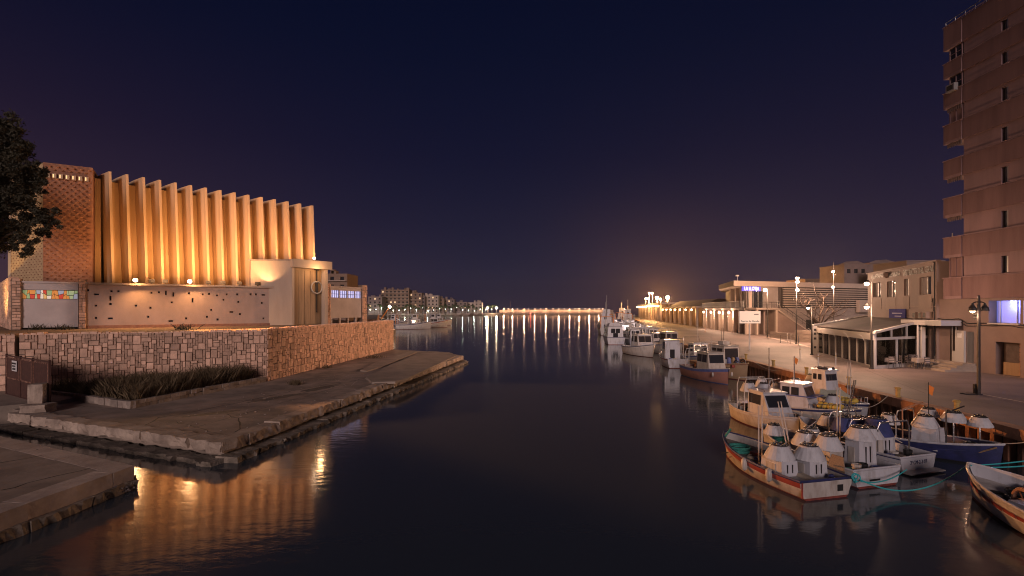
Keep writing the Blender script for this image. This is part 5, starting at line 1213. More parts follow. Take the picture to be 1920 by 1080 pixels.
def cabin(t, x0, x1, w, h, z0, m, sl=.25, win=m_glassd, roof=None, wz=.5, side_win=2, front_win=2, name='wheelhouse', back=0., y=0):
    c = MB(); c.hexa([(x0, y - w / 2, z0), (x1, y - w / 2, z0), (x1, y + w / 2, z0), (x0, y + w / 2, z0), (x0 + back, y - w * .46, z0 + h), (x1 - sl, y - w * .46, z0 + h), (x1 - sl, y + w * .46, z0 + h), (x0 + back, y + w * .46, z0 + h)])
    cb_ = c.build(name, m, t, local=True)
    MB().box(x0 + back - .08, x1 - sl + .12, y - w * .5, y + w * .5, z0 + h + .002, z0 + h + .07).build('roof', roof or m, cb_, local=True)
    za, zb_ = z0 + h * wz, z0 + h * .9
    fx_ = lambda z: x1 - sl * (z - z0) / h
    for i in range(front_win):
        ww = w * .84 / front_win; a = y - w * .42 + i * ww + .03; b_ = a + ww - .06
        g_ = .035
        MB().hexa([(fx_(za - g_) - .01, a - g_, za - g_), (fx_(za - g_) + .006, a - g_, za - g_), (fx_(za - g_) + .006, b_ + g_, za - g_), (fx_(za - g_) - .01, b_ + g_, za - g_), (fx_(zb_ + g_) - .01, a - g_, zb_ + g_), (fx_(zb_ + g_) + .006, a - g_, zb_ + g_), (fx_(zb_ + g_) + .006, b_ + g_, zb_ + g_), (fx_(zb_ + g_) - .01, b_ + g_, zb_ + g_)]).build('window_frame', m_chrome, cb_, local=True)
        MB().hexa([(fx_(za) - .01, a, za), (fx_(za) + .012, a, za), (fx_(za) + .012, b_, za), (fx_(za) - .01, b_, za), (fx_(zb_) - .01, a, zb_), (fx_(zb_) + .012, a, zb_), (fx_(zb_) + .012, b_, zb_), (fx_(zb_) - .01, b_, zb_)]).build('window', win, cb_, local=True)
    for sg in (-1, 1):
        yy = lambda z: y + sg * w * (.5 - .04 * (z - z0) / h)
        for i in range(side_win):
            lw = (x1 - sl - x0 - back - .2) / max(1, side_win); a = x0 + back + .1 + i * lw; b_ = a + lw - .1
            if b_ - a < .12: continue
            MB().hexa([(a, yy(za) - .01, za), (b_, yy(za) - .01, za), (b_, yy(za) + .01, za), (a, yy(za) + .01, za), (a, yy(zb_) - .01, zb_), (b_, yy(zb_) - .01, zb_), (b_, yy(zb_) + .01, zb_), (a, yy(zb_) + .01, zb_)]).build('window', win, cb_, local=True)
    rr = MB()
    for sg in (-1, 1): rr.tube([(x0 + back + .1, y + sg * w * .36, z0 + h + .07), (x0 + back + .15, y + sg * w * .36, z0 + h + .18), (x1 - sl - .15, y + sg * w * .36, z0 + h + .18), (x1 - sl - .1, y + sg * w * .36, z0 + h + .07)], .016, 5)
    rr.build('roof_rail', m_chrome, cb_, local=True, kind='stuff')
    ww = w * .3; MB().box(x0 - .012 + (back * .0), x0 + .006, y - ww / 2, y + ww / 2, z0 + .05, z0 + h * .5).build('door', win if front_win else m, cb_, local=True)
    return cb_
def hood(t, x, y, z, r_=.46, h=.42, m=m_hood, tilt=0):
    k = MB(); k.lathe((x, y, z), [(r_, 0), (r_ * 1.0, .04), (r_ * .60, h), (r_ * .55, h + .02)], 20); k.smooth = False; hd = k.build('hood', m, t, local=True)
    k = MB(); k.torus((x, y, z + h + .03), r_ * .5, .035, 14, 6)
    for j in range(6): a = j * 1.05; k.ball((x + r_ * .38 * math.cos(a), y + r_ * .38 * math.sin(a), z + h + .06), .05, 6, 4)
    k.build('hood_ring', m_metal, hd, local=True)
    k = MB()
    for j in range(3): a = j * 2.1 + .5; k.tube([(x + r_ * .98 * math.cos(a), y + r_ * .98 * math.sin(a), z), (x + r_ * .57 * math.cos(a), y + r_ * .57 * math.sin(a), z + h)], .014, 4)
    k.build('hood_strap', m_chrome, hd, local=True); return hd
def console(t, x, y, z0, w, d, h, m=m_gel, marks=True):
    c = MB(); c.hexa([(x - d / 2, y - w / 2, z0), (x + d / 2, y - w / 2, z0), (x + d / 2, y + w / 2, z0), (x - d / 2, y + w / 2, z0), (x - d / 2 + .03, y - w * .47, z0 + h), (x + d / 2 - .06, y - w * .47, z0 + h), (x + d / 2 - .06, y + w * .47, z0 + h), (x - d / 2 + .03, y + w * .47, z0 + h)])
    cc = c.build('console', m, t, local=True)
    if marks:
        for q in (-.12, .08): MB().box(x - d / 2 - .008, x - d / 2 + .02, y + q, y + q + .035, z0 + h * .25, z0 + h * .8).build('strap', m_metal, cc, local=True)
        MB().box(x - d * .2, x + d * .2, y + w / 2 - .01, y + w / 2 + .008, z0 + h * .2, z0 + h * .75).build('hatch', m_gelo, cc, local=True)
    return cc
def coil(t, x, y, z, r_=.34, m=m_net, n=7, name='net_coil'):
    r = random.Random(int(x * 50)); k = MB()
    for j in range(n): k.torus((x + r.uniform(-.04, .04), y + r.uniform(-.04, .04), z + .03 + j * .03), r_ * r.uniform(.55, 1.0), .035, 14, 5)
    k.ball((x, y, z + .02), r_ * .75, 10, 5, .35); k.build(name, m, t, local=True)
def poles(t, x, y, z, h, lean=0, sep=.14, m=m_alu, n=2):
    for j in range(n): MB().tube([(x, y + j * sep, z), (x + lean, y + j * sep, z + h)], .028, 6, True, .02).build('mast', m, t, local=True)
def rails(t, L, B, fb, zs, s0, s1, h, m=m_chrome, n=6):
    k = MB()
    for sg in (1, -1):
        pts = [(s * L, (fb(s) - .05) * sg, zs(s) + h) for s in [s0 + (s1 - s0) * i / n for i in range(n + 1)]]; k.tube(pts, .018, 5)
        for i, p in enumerate(pts): k.tube([(p[0], p[1], p[2] - h), p], .015, 4)
    k.build('railing', m, t, local=True)
def arch(t, x, w, z0, h, m=m_chrome, r_=.025):
    MB().tube([(x, -w / 2, z0), (x, -w / 2, z0 + h * .8), (x, -w / 2 + .12, z0 + h), (x, w / 2 - .12, z0 + h), (x, w / 2, z0 + h * .8), (x, w / 2, z0)], r_, 6).build('arch', m, t, local=True)
def fender(t, x, y, z): k = MB(); k.lathe((x, y, z - .3), [(.02, 0), (.1, .05), (.11, .2), (.1, .4), (.02, .46)], 8); k.smooth = True; k.build('fender', m_gelo, t, local=True)
def winch(t, x, y, z, r_=.3, m=m_orangep):
    k = MB(); k.torus((x, y, z + r_), r_, .06, 16, 6, 'y'); k.tube([(x, y - .1, z + r_), (x, y + .1, z + r_)], .07, 8)
    for j in range(6): a = j * 1.05; k.tube([(x, y, z + r_), (x + r_ * math.cos(a), y, z + r_ + r_ * math.sin(a))], .02, 4)
    k.build('hauler_wheel', m, t, local=True)
    MB().box(x - .06, x + .06, y - .12, y + .12, z - .02, z + r_ * .9).build('hauler_stand', m_metal, t, local=True)
def floats(t, x, y, z, n, lx, m=m_float):
    for j in range(n):
        r = random.Random(j + int(x * 9)); k = MB(); a = r.uniform(-.3, .3); xx = x + (j % (n // 2)) * lx / (n // 2); yy = y + (j // (n // 2)) * .2; k.lathe((0, 0, 0), [(.04, -.15), (.12, -.11), (.14, 0), (.12, .11), (.04, .15)], 8); k.smooth = True
        o = k.build('net_float', m, t, local=True); o.location = (xx, yy, z + (j // (n // 2)) * .06); o.rotation_euler = (R(90), 0, a)
def crates(t, x, y, z, n, m=m_blue):
    r = random.Random(n + int(x * 3))
    for j in range(n):
        a, b_ = x + r.uniform(-.4, .4), y + r.uniform(-.5, .5); q = MB(); q.wall(a - .28, a + .28, b_ - .18, b_ + .18, z, z + .24, (), .1); q.box(a - .25, a + .25, b_ - .15, b_ + .15, z, z + .2); q.build('fish_crate', m, t, local=True)
def clutter(t, x0, x1, w, z, n, seed):
    r = random.Random(seed)
    for j in range(n):
        x, y = r.uniform(x0, x1), r.uniform(-w / 2, w / 2); k = r.random()
        if k < .35: coil(t, x, y, z, r.uniform(.14, .24), r.choice((m_rope, m_net, m_black, m_blue)), 4, 'rope_coil')
        elif k < .65: MB().cbox((x, y, z + .12), (r.uniform(.25, .5), r.uniform(.2, .35), .24), r.uniform(0, 3)).build('box', r.choice((m_blue, m_gelo, m_black, m_deck, m_red)), t, local=True)
        elif k < .85: kk = MB(); kk.lathe((x, y, z), [(.13, 0), (.15, .3), (.14, .31), (.12, .05)], 10); kk.build('bucket', r.choice((m_black, m_blue, m_gelo)), t, local=True)
        else: MB().tube([(x, y, z + .05), (x + r.uniform(-.8, .8), y + r.uniform(-.3, .3), z + .35)], .03, 5).build('oar', m_wood, t, local=True)
def flag(t, x, y, z, h): 
    MB().tube([(x, y, z), (x, y, z + h)], .015, 5).build('flag_staff', m_black, t, local=True)
    MB().hexa([(x, y - .004, z + h - .45), (x + .12, y + .02, z + h - .55), (x + .12, y + .03, z + h - .55), (x, y + .004, z + h - .45), (x, y - .004, z + h - .1), (x + .2, y, z + h - .2), (x + .2, y + .01, z + h - .2), (x, y + .004, z + h - .1)]).build('flag', m_orangep, t, local=True)
def boat(name, lb, x, y, ang, cat='boat', group=None): return thing(name, lb, cat, (x, y, 0), R(ang), group)

# B1: nearest boat, transom to the viewer, red stripe
b = boat('fishing_boat', 'white fishing boat with red sheer stripe and two cone hoods, nearest the open water', 9.95, 16.2, 104)
dz, zs, fb = hull(b, 5.0, 2.2, .60, .98, m_gelo, m_red, tw=.90, rake=.45, gun=m_navy, sw=.2)
MB().hexa([(.1, -.75, dz(0)), (1.9, -.7, dz(0)), (1.9, .7, dz(0)), (.1, .75, dz(0)), (.2, -.7, dz(0) + .10), (1.9, -.65, dz(0) + .10), (1.9, .65, dz(0) + .10), (.2, .7, dz(0) + .10)]).build('stern_locker', m_deckl, b, local=True)
console(b, 1.05, -.36, dz(1) + .1, .72, .8, .55); console(b, 1.45, .50, dz(1) + .1, .66, 1.0, .50)
hood(b, 1.05, -.36, dz(1) + .64, .50, .42); hood(b, 1.45, .48, dz(1) + .60, .49, .42)
coil(b, 3.75, .25, dz(3.6), .40); poles(b, 2.35, .42, dz(2), 2.2); clutter(b, 2.4, 3.3, .9, dz(2.5), 4, 3)
MB().box(-.03, -.005, -.62, -.42, .22, .42).build('exhaust_outlet', m_black, b, local=True); MB().box(-.02, -.003, .9, .96, .1, .58).build('corner_strip', m_red, b, local=True)
MB().tube([(4.55, .3, .9), (4.3, .25, 1.25)], .04, 6).build('mooring_bitt', m_net, b, local=True); MB().ball((.35, -.55, dz(0) + .2), .11, 8, 5).build('buoy', m_navy, b, local=True)
for j in range(5): MB().box(1.9 + j * .55, 1.94 + j * .55, -.95 + j * .03, .95 - j * .03, dz(2.2) + .01, dz(2.2) + .025).build('deck_seam', m_dark, b, local=True)
k = MB(); k.smooth = False
for q in (1.2, 2.4): fender(b, q, 1.12, .55)
for q in (.9, 3.0): MB().tube([(q, -1.02, .72), (q + .25, -.95, .80), (q + .5, -1.03, .74), (q + .3, -1.1, .55), (q + .1, -1.08, .6)], .022, 5).build('rope_loop', m_rope, b, local=True)
MB().hexa([(.3, .0, dz(0) + .11), (1.0, -.1, dz(0) + .11), (1.0, .25, dz(0) + .11), (.3, .3, dz(0) + .11), (.35, .05, dz(0) + .2), (.95, .0, dz(0) + .2), (.95, .2, dz(0) + .2), (.35, .25, dz(0) + .2)]).build('folded_cloth', m_rope, b, local=True)
# B2
b = boat('fishing_boat', 'white fishing boat with four cone hoods and a square white console, second from the left', 12.35, 17.3, 106)
dz, zs, fb = hull(b, 5.2, 2.3, .62, 1.0, m_gel, m_gelo, tw=.9, rake=.45, sw=.10, deck=m_deckl)
console(b, .95, -.38, dz(1), .80, .62, 1.02, m_gel); hood(b, .95, -.36, dz(1) + 1.03, .50, .38)
console(b, 1.7, .50, dz(1), .62, 1.2, .62, m_gelo, False); hood(b, 1.45, .52, dz(1) + .62, .50, .44); hood(b, 2.45, .50, dz(2) + .48, .50, .44); hood(b, 3.0, -.32, dz(3) + .42, .46, .42)
MB().tube([(1.2, 1.0, .7), (1.6, .0, 1.05), (1.1, -1.1, 1.0), (.9, -1.1, .7)], .022, 5).build('rail', m_metal, b, local=True)
coil(b, 3.9, .3, dz(4), .32); poles(b, 2.9, .75, dz(3), 1.9, .5); poles(b, 1.9, -.55, dz(2), 2.7); arch(b, 2.2, 1.5, dz(2), .95); clutter(b, .3, .6, 1.4, dz(.3), 4, 5)
MB().box(-.02, -.003, -.1, .35, .22, .28).build('name_strip', m_black, b, local=True)
k = MB(); k.hexa([(.15, 1.2, .3), (.9, 1.25, .3), (.9, 1.28, .3), (.15, 1.23, .3), (.3, 1.1, 1.0), (.75, 1.1, 1.0), (.75, 1.13, 1.0), (.3, 1.13, 1.0)]); k.build('hanging_net', mat('brown_net', (.16, .12, .09), (.25, .19, .14), 30, .9), b, local=True)
hood(b, 3.9, .62, dz(3.9) + .38, .40, .36); k = MB(); k.tube([(3.4, -.6, dz(3.4)), (2.6, -.2, dz(3) + 1.25), (3.4, .8, dz(3.4))], .02, 5); k.build('hoop', m_chrome, b, local=True)
# B3
b = boat('fishing_boat', 'white fishing boat with navy canvas hoods and a lettered transom', 15.0, 18.9, 108)
dz, zs, fb = hull(b, 5.2, 2.1, .58, 1.0, m_gel, m_navy, bottom=m_navy, tw=.88, rake=.4, sw=.08)
console(b, 1.55, .0, dz(1), .9, .85, .72, m_gel); hood(b, 1.55, .0, dz(1) + .72, .56, .62, m_navyc); hood(b, 2.5, -.35, dz(2) + .62, .52, .5, m_navyc); hood(b, 2.5, .55, dz(2) + .7, .5, .5, m_navyc)
console(b, 1.2, .72, dz(1), .45, .6, .75, m_gelo, False); hood(b, 1.2, .85, dz(1) + .75, .46, .36)
arch(b, .9, 1.7, dz(1), 1.35, m_chrome, .03); arch(b, 2.0, 1.8, dz(2), 1.2); MB().tube([(3.2, -.3, .6), (2.2, .3, 3.1)], .02, 5).build('antenna', m_chrome, b, local=True); MB().tube([(3.2, -.2, .6), (2.2, .4, 3.1)], .02, 5).build('antenna', m_chrome, b, local=True)
text_obj('lettering', '3ª CM-2-3-97', .2, Vector((b.location.x, b.location.y, 0)) + Vector((math.cos(R(108)) * -.012, math.sin(R(108)) * -.012, .36)), R(18), m_navy, b, .004, .8)
MB().box(-.35, .0, -.9, .9, .05, .09).build('swim_board', m_gelo, b, local=True); clutter(b, .3, 1.0, 1.3, dz(.4), 5, 8)
hood(b, 3.6, .15, dz(3.6) + .5, .42, .40, m_hood); hood(b, 3.3, -.55, dz(3.3) + .55, .40, .38, m_hood); arch(b, 3.0, 1.6, dz(3), 1.25); MB().tube([(1.2, -.9, .7), (1.7, 0, 1.3), (2.4, .9, .75)], .02, 5).build('rope', m_rope, b, local=True)
# B4
b = boat('fishing_boat', 'dark navy hulled boat beside the quay with three pale hoods, bow toward the viewer', 16.1, 23.4, -60)
dz, zs, fb = hull(b, 4.8, 2.1, .60, .92, m_navy, m_navy, bottom=m_black, tw=.85, rake=.4, deck=m_deckl, gun=m_gel)
console(b, 2.6, -.45, dz(2), .8, .9, .85, m_gel); hood(b, 2.5, -.45, dz(2) + .85, .48, .40); hood(b, 3.1, .5, dz(3) + 1.0, .48, .34); hood(b, 2.1, .9, dz(2) + 1.05, .40, .3); hood(b, 3.9, .6, dz(3) + .95, .42, .34)
for q in ((3.1, .5), (2.1, .9), (3.9, .6)): MB().tube([(q[0], q[1], dz(2)), (q[0], q[1], dz(2) + 1.05)], .03, 6).build('hood_stand', m_chrome, b, local=True)
MB().tube([(3.3, -.75, dz(3)), (3.3, -.75, dz(3) + 1.5), (3.5, .3, dz(3) + 1.7)], .03, 6).build('davit', m_metal, b, local=True); MB().tube([(1.9, -.95, dz(2)), (1.9, -.95, dz(2) + 1.5), (2.2, .1, dz(2) + 1.75)], .03, 6).build('davit', m_rust, b, local=True)
flag(b, 2.4, .1, dz(2), 2.6); clutter(b, 3.2, 4.4, .9, dz(3.4), 5, 12)
hood(b, 1.2, -.5, dz(1.2) + .75, .42, .36); arch(b, 1.6, 1.6, dz(1.6), 1.35, m_galv)
# B5
b = boat('fishing_boat', 'white boat with red stripe, red tarpaulin and hauler wheels cut by the right edge', 14.35, 9.9, 87)
dz, zs, fb = hull(b, 6.6, 2.7, .75, 1.05, m_gel, m_gel, tw=.82, rake=.5, bul=.35, deck=m_deckl, sw=.1)
k = MB()
for i in range(14):
    s0, s1 = i / 14 * .98, (i + 1) / 14 * .98
    for sg in (1, -1):
        a = lambda s, f, d: (s * (6.1) + .5 * s ** 3 * .9, sg * (fb(s) * f + .014), zs(s) * d)
        k.poly((a(s0, .965, .62), a(s1, .965 - .1 * s1 ** 3, .62), a(s1, .98 - .1 * s1 ** 3, .74), a(s0, .98, .74)))
k.build('red_stripe', m_red, b, local=True)
console(b, 3.6, .25, dz(3.6), 1.5, 1.1, .35, m_gel, False); winch(b, 4.1, .55, dz(4), .30, m_rust); winch(b, 3.9, -.15, dz(4), .28, m_metal); coil(b, 5.0, -.25, dz(5), .4, m_black, 6, 'hose_coil'); coil(b, 4.9, .5, dz(5), .25, m_black, 4, 'hose_coil')
MB().hexa([(1.9, -1.0, dz(2)), (3.3, -1.0, dz(2)), (3.3, .7, dz(2)), (1.9, .7, dz(2)), (2.1, -.8, dz(2) + .5), (3.1, -.8, dz(2) + .45), (3.1, .5, dz(2) + .45), (2.1, .5, dz(2) + .5)]).build('tarpaulin', m_red, b, local=True)
MB().hexa([(3.3, -1.1, dz(3) + .3), (5.4, -.6, dz(5) + .2), (5.2, -.45, dz(5) + .2), (3.3, -.7, dz(3) + .3), (3.3, -1.1, dz(3) + .36), (5.4, -.6, dz(5) + .26), (5.2, -.45, dz(5) + .26), (3.3, -.7, dz(3) + .36)]).build('side_deck', m_gelo, b, local=True)
clutter(b, 3.2, 5.2, 1.2, dz(4), 7, 15)
# B6
b = boat('cabin_boat', 'round-bowed boat with white cuddy cabin and tall pale hoops', 12.85, 28.6, -84); b.scale = (0.86,) * 3
dz, zs, fb = hull(b, 5.7, 2.6, .85, 1.1, m_gelo, m_gel, bottom=m_foul, tw=.7, rake=.6, gun=m_alu)
cabin(b, 1.9, 4.3, 1.5, 1.5, dz(2.5), m_gel, sl=.9, front_win=1, side_win=1, wz=.52, name='cuddy_cabin')
for x in (1.1, 1.9): arch(b, x, 1.9, dz(1), 2.15, m_gelo, .035)
hood(b, 1.5, -.45, dz(1) + 1.35, .5, .5); hood(b, 1.6, .5, dz(1) + 1.3, .5, .5); MB().tube([(2.9, .0, dz(3) + 1.5), (2.9, 0, dz(3) + 4.1)], .03, 6).build('mast', m_chrome, b, local=True)
rails(b, 5.7, 2.6, fb, zs, .72, .97, .25, m_gelo); clutter(b, .4, 1.6, 1.5, dz(1), 5, 21); MB().tube([(5.1, .1, 1.0), (5.4, .7, .5), (5.2, .9, .1)], .02, 5).build('bow_rope', m_rope, b, local=True)
text_obj('lettering', 'Toni', .34, Vector((b.location.x, b.location.y, .62)) + Vector((math.cos(R(-84)) * 3.3 - math.sin(R(-84)) * -1.17, math.sin(R(-84)) * 3.3 + math.cos(R(-84)) * -1.17, 0)), R(-84 + 4), m_ink, b, .006, 1.1) if False else None
# B7
b = boat('cabin_boat', 'cabin boat with blue band and yellow net floats beside the round-bowed boat', 14.3, 30.0, -50); b.scale = (0.9,) * 3
dz, zs, fb = hull(b, 5.9, 2.4, .8, 1.05, m_gelo, m_navy, tw=.8, rake=.5)
c_ = cabin(b, 1.8, 3.6, 1.45, 1.6, dz(2.5), m_gel, sl=.55, front_win=1, wz=.58); MB().box(1.7, 3.72, -.76, .76, dz(2) + .92, dz(2) + .98).build('blue_band', m_blue, b, local=True)
hood(b, 1.0, .75, dz(1) + .95, .46, .42); hood(b, .5, -.3, dz(1) + 1.2, .42, .5); hood(b, 4.2, .75, dz(4) + .5, .45, .4); floats(b, 4.0, -.7, dz(4.6) + .42, 10, 1.3); poles(b, 2.2, .3, dz(2) + 1.6, 1.6, 0, .1, m_chrome, 1); flag(b, 2.4, -.1, dz(2) + 1.6, 1.7); arch(b, 1.2, 1.7, dz(1), 1.7); rails(b, 5.9, 2.4, fb, zs, .6, .95, .3); clutter(b, 3.8, 4.6, 1.2, dz(4), 6, 25)
# B8
b = boat('cabin_boat', 'narrow white console boat with a pale canvas apron against the sheet piling', 17.2, 32.2, -72)
dz, zs, fb = hull(b, 5.4, 2.2, .75, 1.0, m_gel, m_navy, tw=.85, rake=.5)
cabin(b, 2.3, 3.4, .95, 2.0, dz(2.5), m_gel, sl=.25, front_win=1, wz=.74); MB().hexa([(3.1, -.8, dz(3) + .55), (4.1, -.6, dz(3) + .30), (4.1, .6, dz(3) + .30), (3.1, .8, dz(3) + .55), (3.1, -.7, dz(3) + .98), (4.0, -.5, dz(3) + .62), (4.0, .5, dz(3) + .62), (3.1, .7, dz(3) + .98)]).build('canvas_apron', mat('pale_canvas', (.42, .42, .33), (.34, .34, .27), 4, .85), b, local=True)
floats(b, 3.9, -.6, dz(4.4) + .42, 10, 1.3); k = MB()
r = random.Random(4)
for j in range(7): k.ball((2.5 + r.uniform(0, .7), r.uniform(-.35, .35), dz(2) + 2.15), .09, 6, 4)
k.build('roof_lamps', m_metal, b, local=True); hood(b, 1.2, -.5, dz(1) + .9, .45, .4); hood(b, 1.5, .5, dz(1) + 1.1, .45, .45); poles(b, 3.8, .5, dz(3), 2.6, 0, .18); rails(b, 5.4, 2.2, fb, zs, .6, .95, .3); clutter(b, .4, 1.6, 1.4, dz(1), 6, 28)
# B9, B10
b = boat('fishing_boat', 'blunt faded red workboat with blue stripe and cream wheelhouse', 16.3, 47.0, -82); b.scale = (0.8,) * 3
dz, zs, fb = hull(b, 8.0, 3.1, 1.2, 1.6, mat('faded_red', (.34, .16, .12), (.26, .13, .11), 1.5, .6), m_blue, bottom=m_blue, tw=.8, rake=.3, sw=.3, gun=m_gelo)
cabin(b, 3.4, 6.0, 1.9, 2.0, dz(4), m_gelo, sl=.35, front_win=1, side_win=2, wz=.5); fender(b, 7.1, .9, 1.0); fender(b, 7.0, -1.1, 1.0); arch(b, 2.2, 2.4, dz(2), 2.4, m_gelo, .05); arch(b, 1.2, 2.2, dz(2), 2.2, m_gelo, .05); clutter(b, .6, 3.2, 2.0, dz(2), 10, 31); winch(b, 2.4, -.4, dz(2), .4); poles(b, 4.3, 0, dz(4) + 2, 1.6, 0, .3)
MB().cbox((6.9, 0, dz(6) + .2), (.5, .9, .3)).build('hatch', m_gelo, b, local=True)
b = boat('fishing_boat', 'ochre hulled boat with blue sacks before its dark windows', 17.9, 49.5, -75); b.scale = (0.85,) * 3
dz, zs, fb = hull(b, 8.3, 2.9, 1.3, 1.75, mat('ochre_hull', (.42, .28, .16), (.34, .22, .13), 1.2, .6), m_rust, bottom=m_foul, tw=.8, rake=1.1, sw=.14)
cabin(b, 3.6, 5.9, 1.9, 2.2, dz(4), m_gelo, sl=.15, front_win=1, side_win=2, wz=.42); clutter(b, 5.9, 7.2, 1.6, dz(6.4), 8, 36); winch(b, 6.9, .5, dz(7), .35, m_metal); winch(b, 6.8, -.2, dz(7), .32, m_metal); arch(b, 2.4, 2.4, dz(2), 2.5, m_gelo, .05)
for q in (-.5, 0, .5): MB().hexa([(5.95, q - .2, dz(6)), (6.25, q - .2, dz(6)), (6.25, q + .2, dz(6)), (5.95, q + .2, dz(6)), (5.98, q - .13, dz(6) + .95), (6.15, q - .13, dz(6) + .9), (6.15, q + .13, dz(6) + .9), (5.98, q + .13, dz(6) + .95)]).build('sack', m_blue if q else m_wood, b, local=True)
MB().cbox((4.6, 0, dz(4) + 2.5), (.8, .8, .4)).build('radar_box', m_gelo, b, local=True); poles(b, 4.2, 0, dz(4) + 2.2, 1.8, 0, .3, m_metal)
p_ = Vector((b.location.x, b.location.y, .92)) + Vector((math.cos(R(-75)) * 5.4 + math.sin(R(-75)) * 1.36, math.sin(R(-75)) * 5.4 - math.cos(R(-75)) * 1.36, 0)); text_obj('lettering', '7ª-CM-2-38', .42, p_, R(-75 + 6), m_ink, b, .04, .9)
# B11
b = boat('fishing_boat', 'white flared-bow fishing boat with two large windscreen panes, floating clear of the crowd', 16.2, 70.6, -80); b.scale = (0.88,) * 3
m_gelb = mat('lamplit_gelcoat', (.74, .66, .58), (.5, .42, .35), 2, .4, streak=.3, contrast=(.5, .8)); dz, zs, fb = hull(b, 8.6, 3.3, 1.2, 1.9, m_gelb, m_navy, tw=.82, rake=1.2, sw=.10, gun=m_gel)  # gelcoat colour brightened to stand in for lamplight on this hull
cabin(b, 3.4, 6.0, 2.3, 2.1, dz(4), m_gel, sl=.5, front_win=2, side_win=2, wz=.5); arch(b, 3.2, 2.4, dz(3), 3.0, m_gel, .05); arch(b, 4.2, 2.2, dz(4), 3.1, m_gel, .05); rails(b, 8.6, 3.3, fb, zs, .7, .97, .3, m_gel); clutter(b, .8, 3.2, 2.2, dz(2), 8, 41)
# B12
b = boat('motor_cruiser', 'white motor cruiser seen end-on at the outer left of the moored boats', 17.6, 86.5, 88)
dz, zs, fb = hull(b, 8.6, 3.3, 1.25, 1.6, m_gel, m_gel, tw=.92, rake=.8, sw=.1, gun=m_navy)
cabin(b, .6, 5.4, 2.7, 2.0, dz(2), m_gel, sl=.6, front_win=2, side_win=3, wz=.45, back=.3)
for q in (-.75, .05): MB().box(.60, .72, q, q + .7, dz(1) + 1.0, dz(1) + 1.75).build('stern_window', m_glassd, b, local=True)
MB().hexa([(1.5, -1, dz(2) + 2.1), (4.4, -1, dz(2) + 2.1), (4.4, 1, dz(2) + 2.1), (1.5, 1, dz(2) + 2.1), (1.8, -.8, dz(2) + 2.7), (3.8, -.8, dz(2) + 2.6), (3.8, .8, dz(2) + 2.6), (1.8, .8, dz(2) + 2.7)]).build('flybridge', m_gel, b, local=True); fender(b, 1.5, -1.65, .9)
# B13
b = boat('fishing_boat', 'lilac-white hulled boat half behind the flared-bow boat', 20.3, 73.0, -78); b.scale = (0.88,) * 3
dz, zs, fb = hull(b, 8.6, 3.1, 1.4, 1.9, m_gelo, m_blue, tw=.8, rake=1.2)
cabin(b, 3.6, 5.8, 2.0, 2.2, dz(4), m_gelo, sl=.3, front_win=2, side_win=1, wz=.5); arch(b, 2.2, 2.6, dz(2), 2.7, m_gelo, .05); clutter(b, 5.8, 7.4, 1.8, dz(6.4), 7, 44); MB().tube([(2.2, -1.6, 2.6), (3.4, -2.6, 2.4)], .08, 5).build('boom', m_metal, b, local=True)

# the crowd farther along the quay
def trawler(lb, x, y, ang, L=14, side=m_gel, stripe=m_navy, seed=1, group=None, mast=7, house=m_gel, nm='trawler'):
    r = random.Random(seed); b = boat(nm, lb, x, y, ang, 'trawler', group); B = L * .32
    dz, zs, fb = hull(b, L, B, L * .13, L * .22, side, stripe, tw=.8, rake=L * .10, sw=L * .02, bul=.6, n=14)
    z = dz(L * .5); cabin(b, L * .42, L * .68, B * .62, L * .17, z, house, sl=.3, front_win=3, side_win=2, wz=.5)
    cabin(b, L * .46, L * .60, B * .45, L * .12, z + L * .175, house, sl=.3, front_win=2, side_win=1, wz=.4)
    MB().tube([(L * .36, 0, z), (L * .36, 0, z + mast)], .12, 6, True, .07).build('mast', m_galv, b, local=True)
    MB().tube([(L * .36, 0, z + mast * .45), (L * .08, 0, z + mast * .7)], .08, 5).build('boom', m_galv, b, local=True)
    k = MB(); k.tube([(L * .36, 0, z + mast), (L * .95, 0, zs(.95))], .025, 4); k.tube([(L * .36, 0, z + mast), (0, 0, zs(0) + .3)], .025, 4); k.build('stay', m_metal, b, local=True)
    arch(b, L * .06, B * .7, dz(0), 3.2, m_orangep, .09); clutter(b, L * .1, L * .34, B * .7, dz(L * .2), 7, seed); rails(b, L, B, fb, zs, .7, .97, .5, m_galv); return b
names = ['first', 'second', 'third', 'fourth', 'fifth', 'sixth', 'seventh', 'eighth', 'ninth', 'tenth', 'eleventh', 'twelfth', 'thirteenth', 'fourteenth', 'fifteenth', 'sixteenth', 'seventeenth', 'eighteenth']
r = random.Random(77)
hc = [(m_gel, m_navy, 'white'), (m_gel, m_gelo, 'plain white'), (m_gel, m_navy, 'white'), (m_gelo, m_red, 'cream red-striped'), (m_blue, m_gel, 'blue'), (m_gel, m_blue, 'white blue-striped'), (m_gelo, m_navy, 'ivory'), (m_red, m_gel, 'red'), (m_gel, m_red, 'white red-striped')]
cnt = {}
rowsY = [55, 78.5, 87, 95.5, 104, 112.5, 121, 130, 139, 148.5, 158, 168]
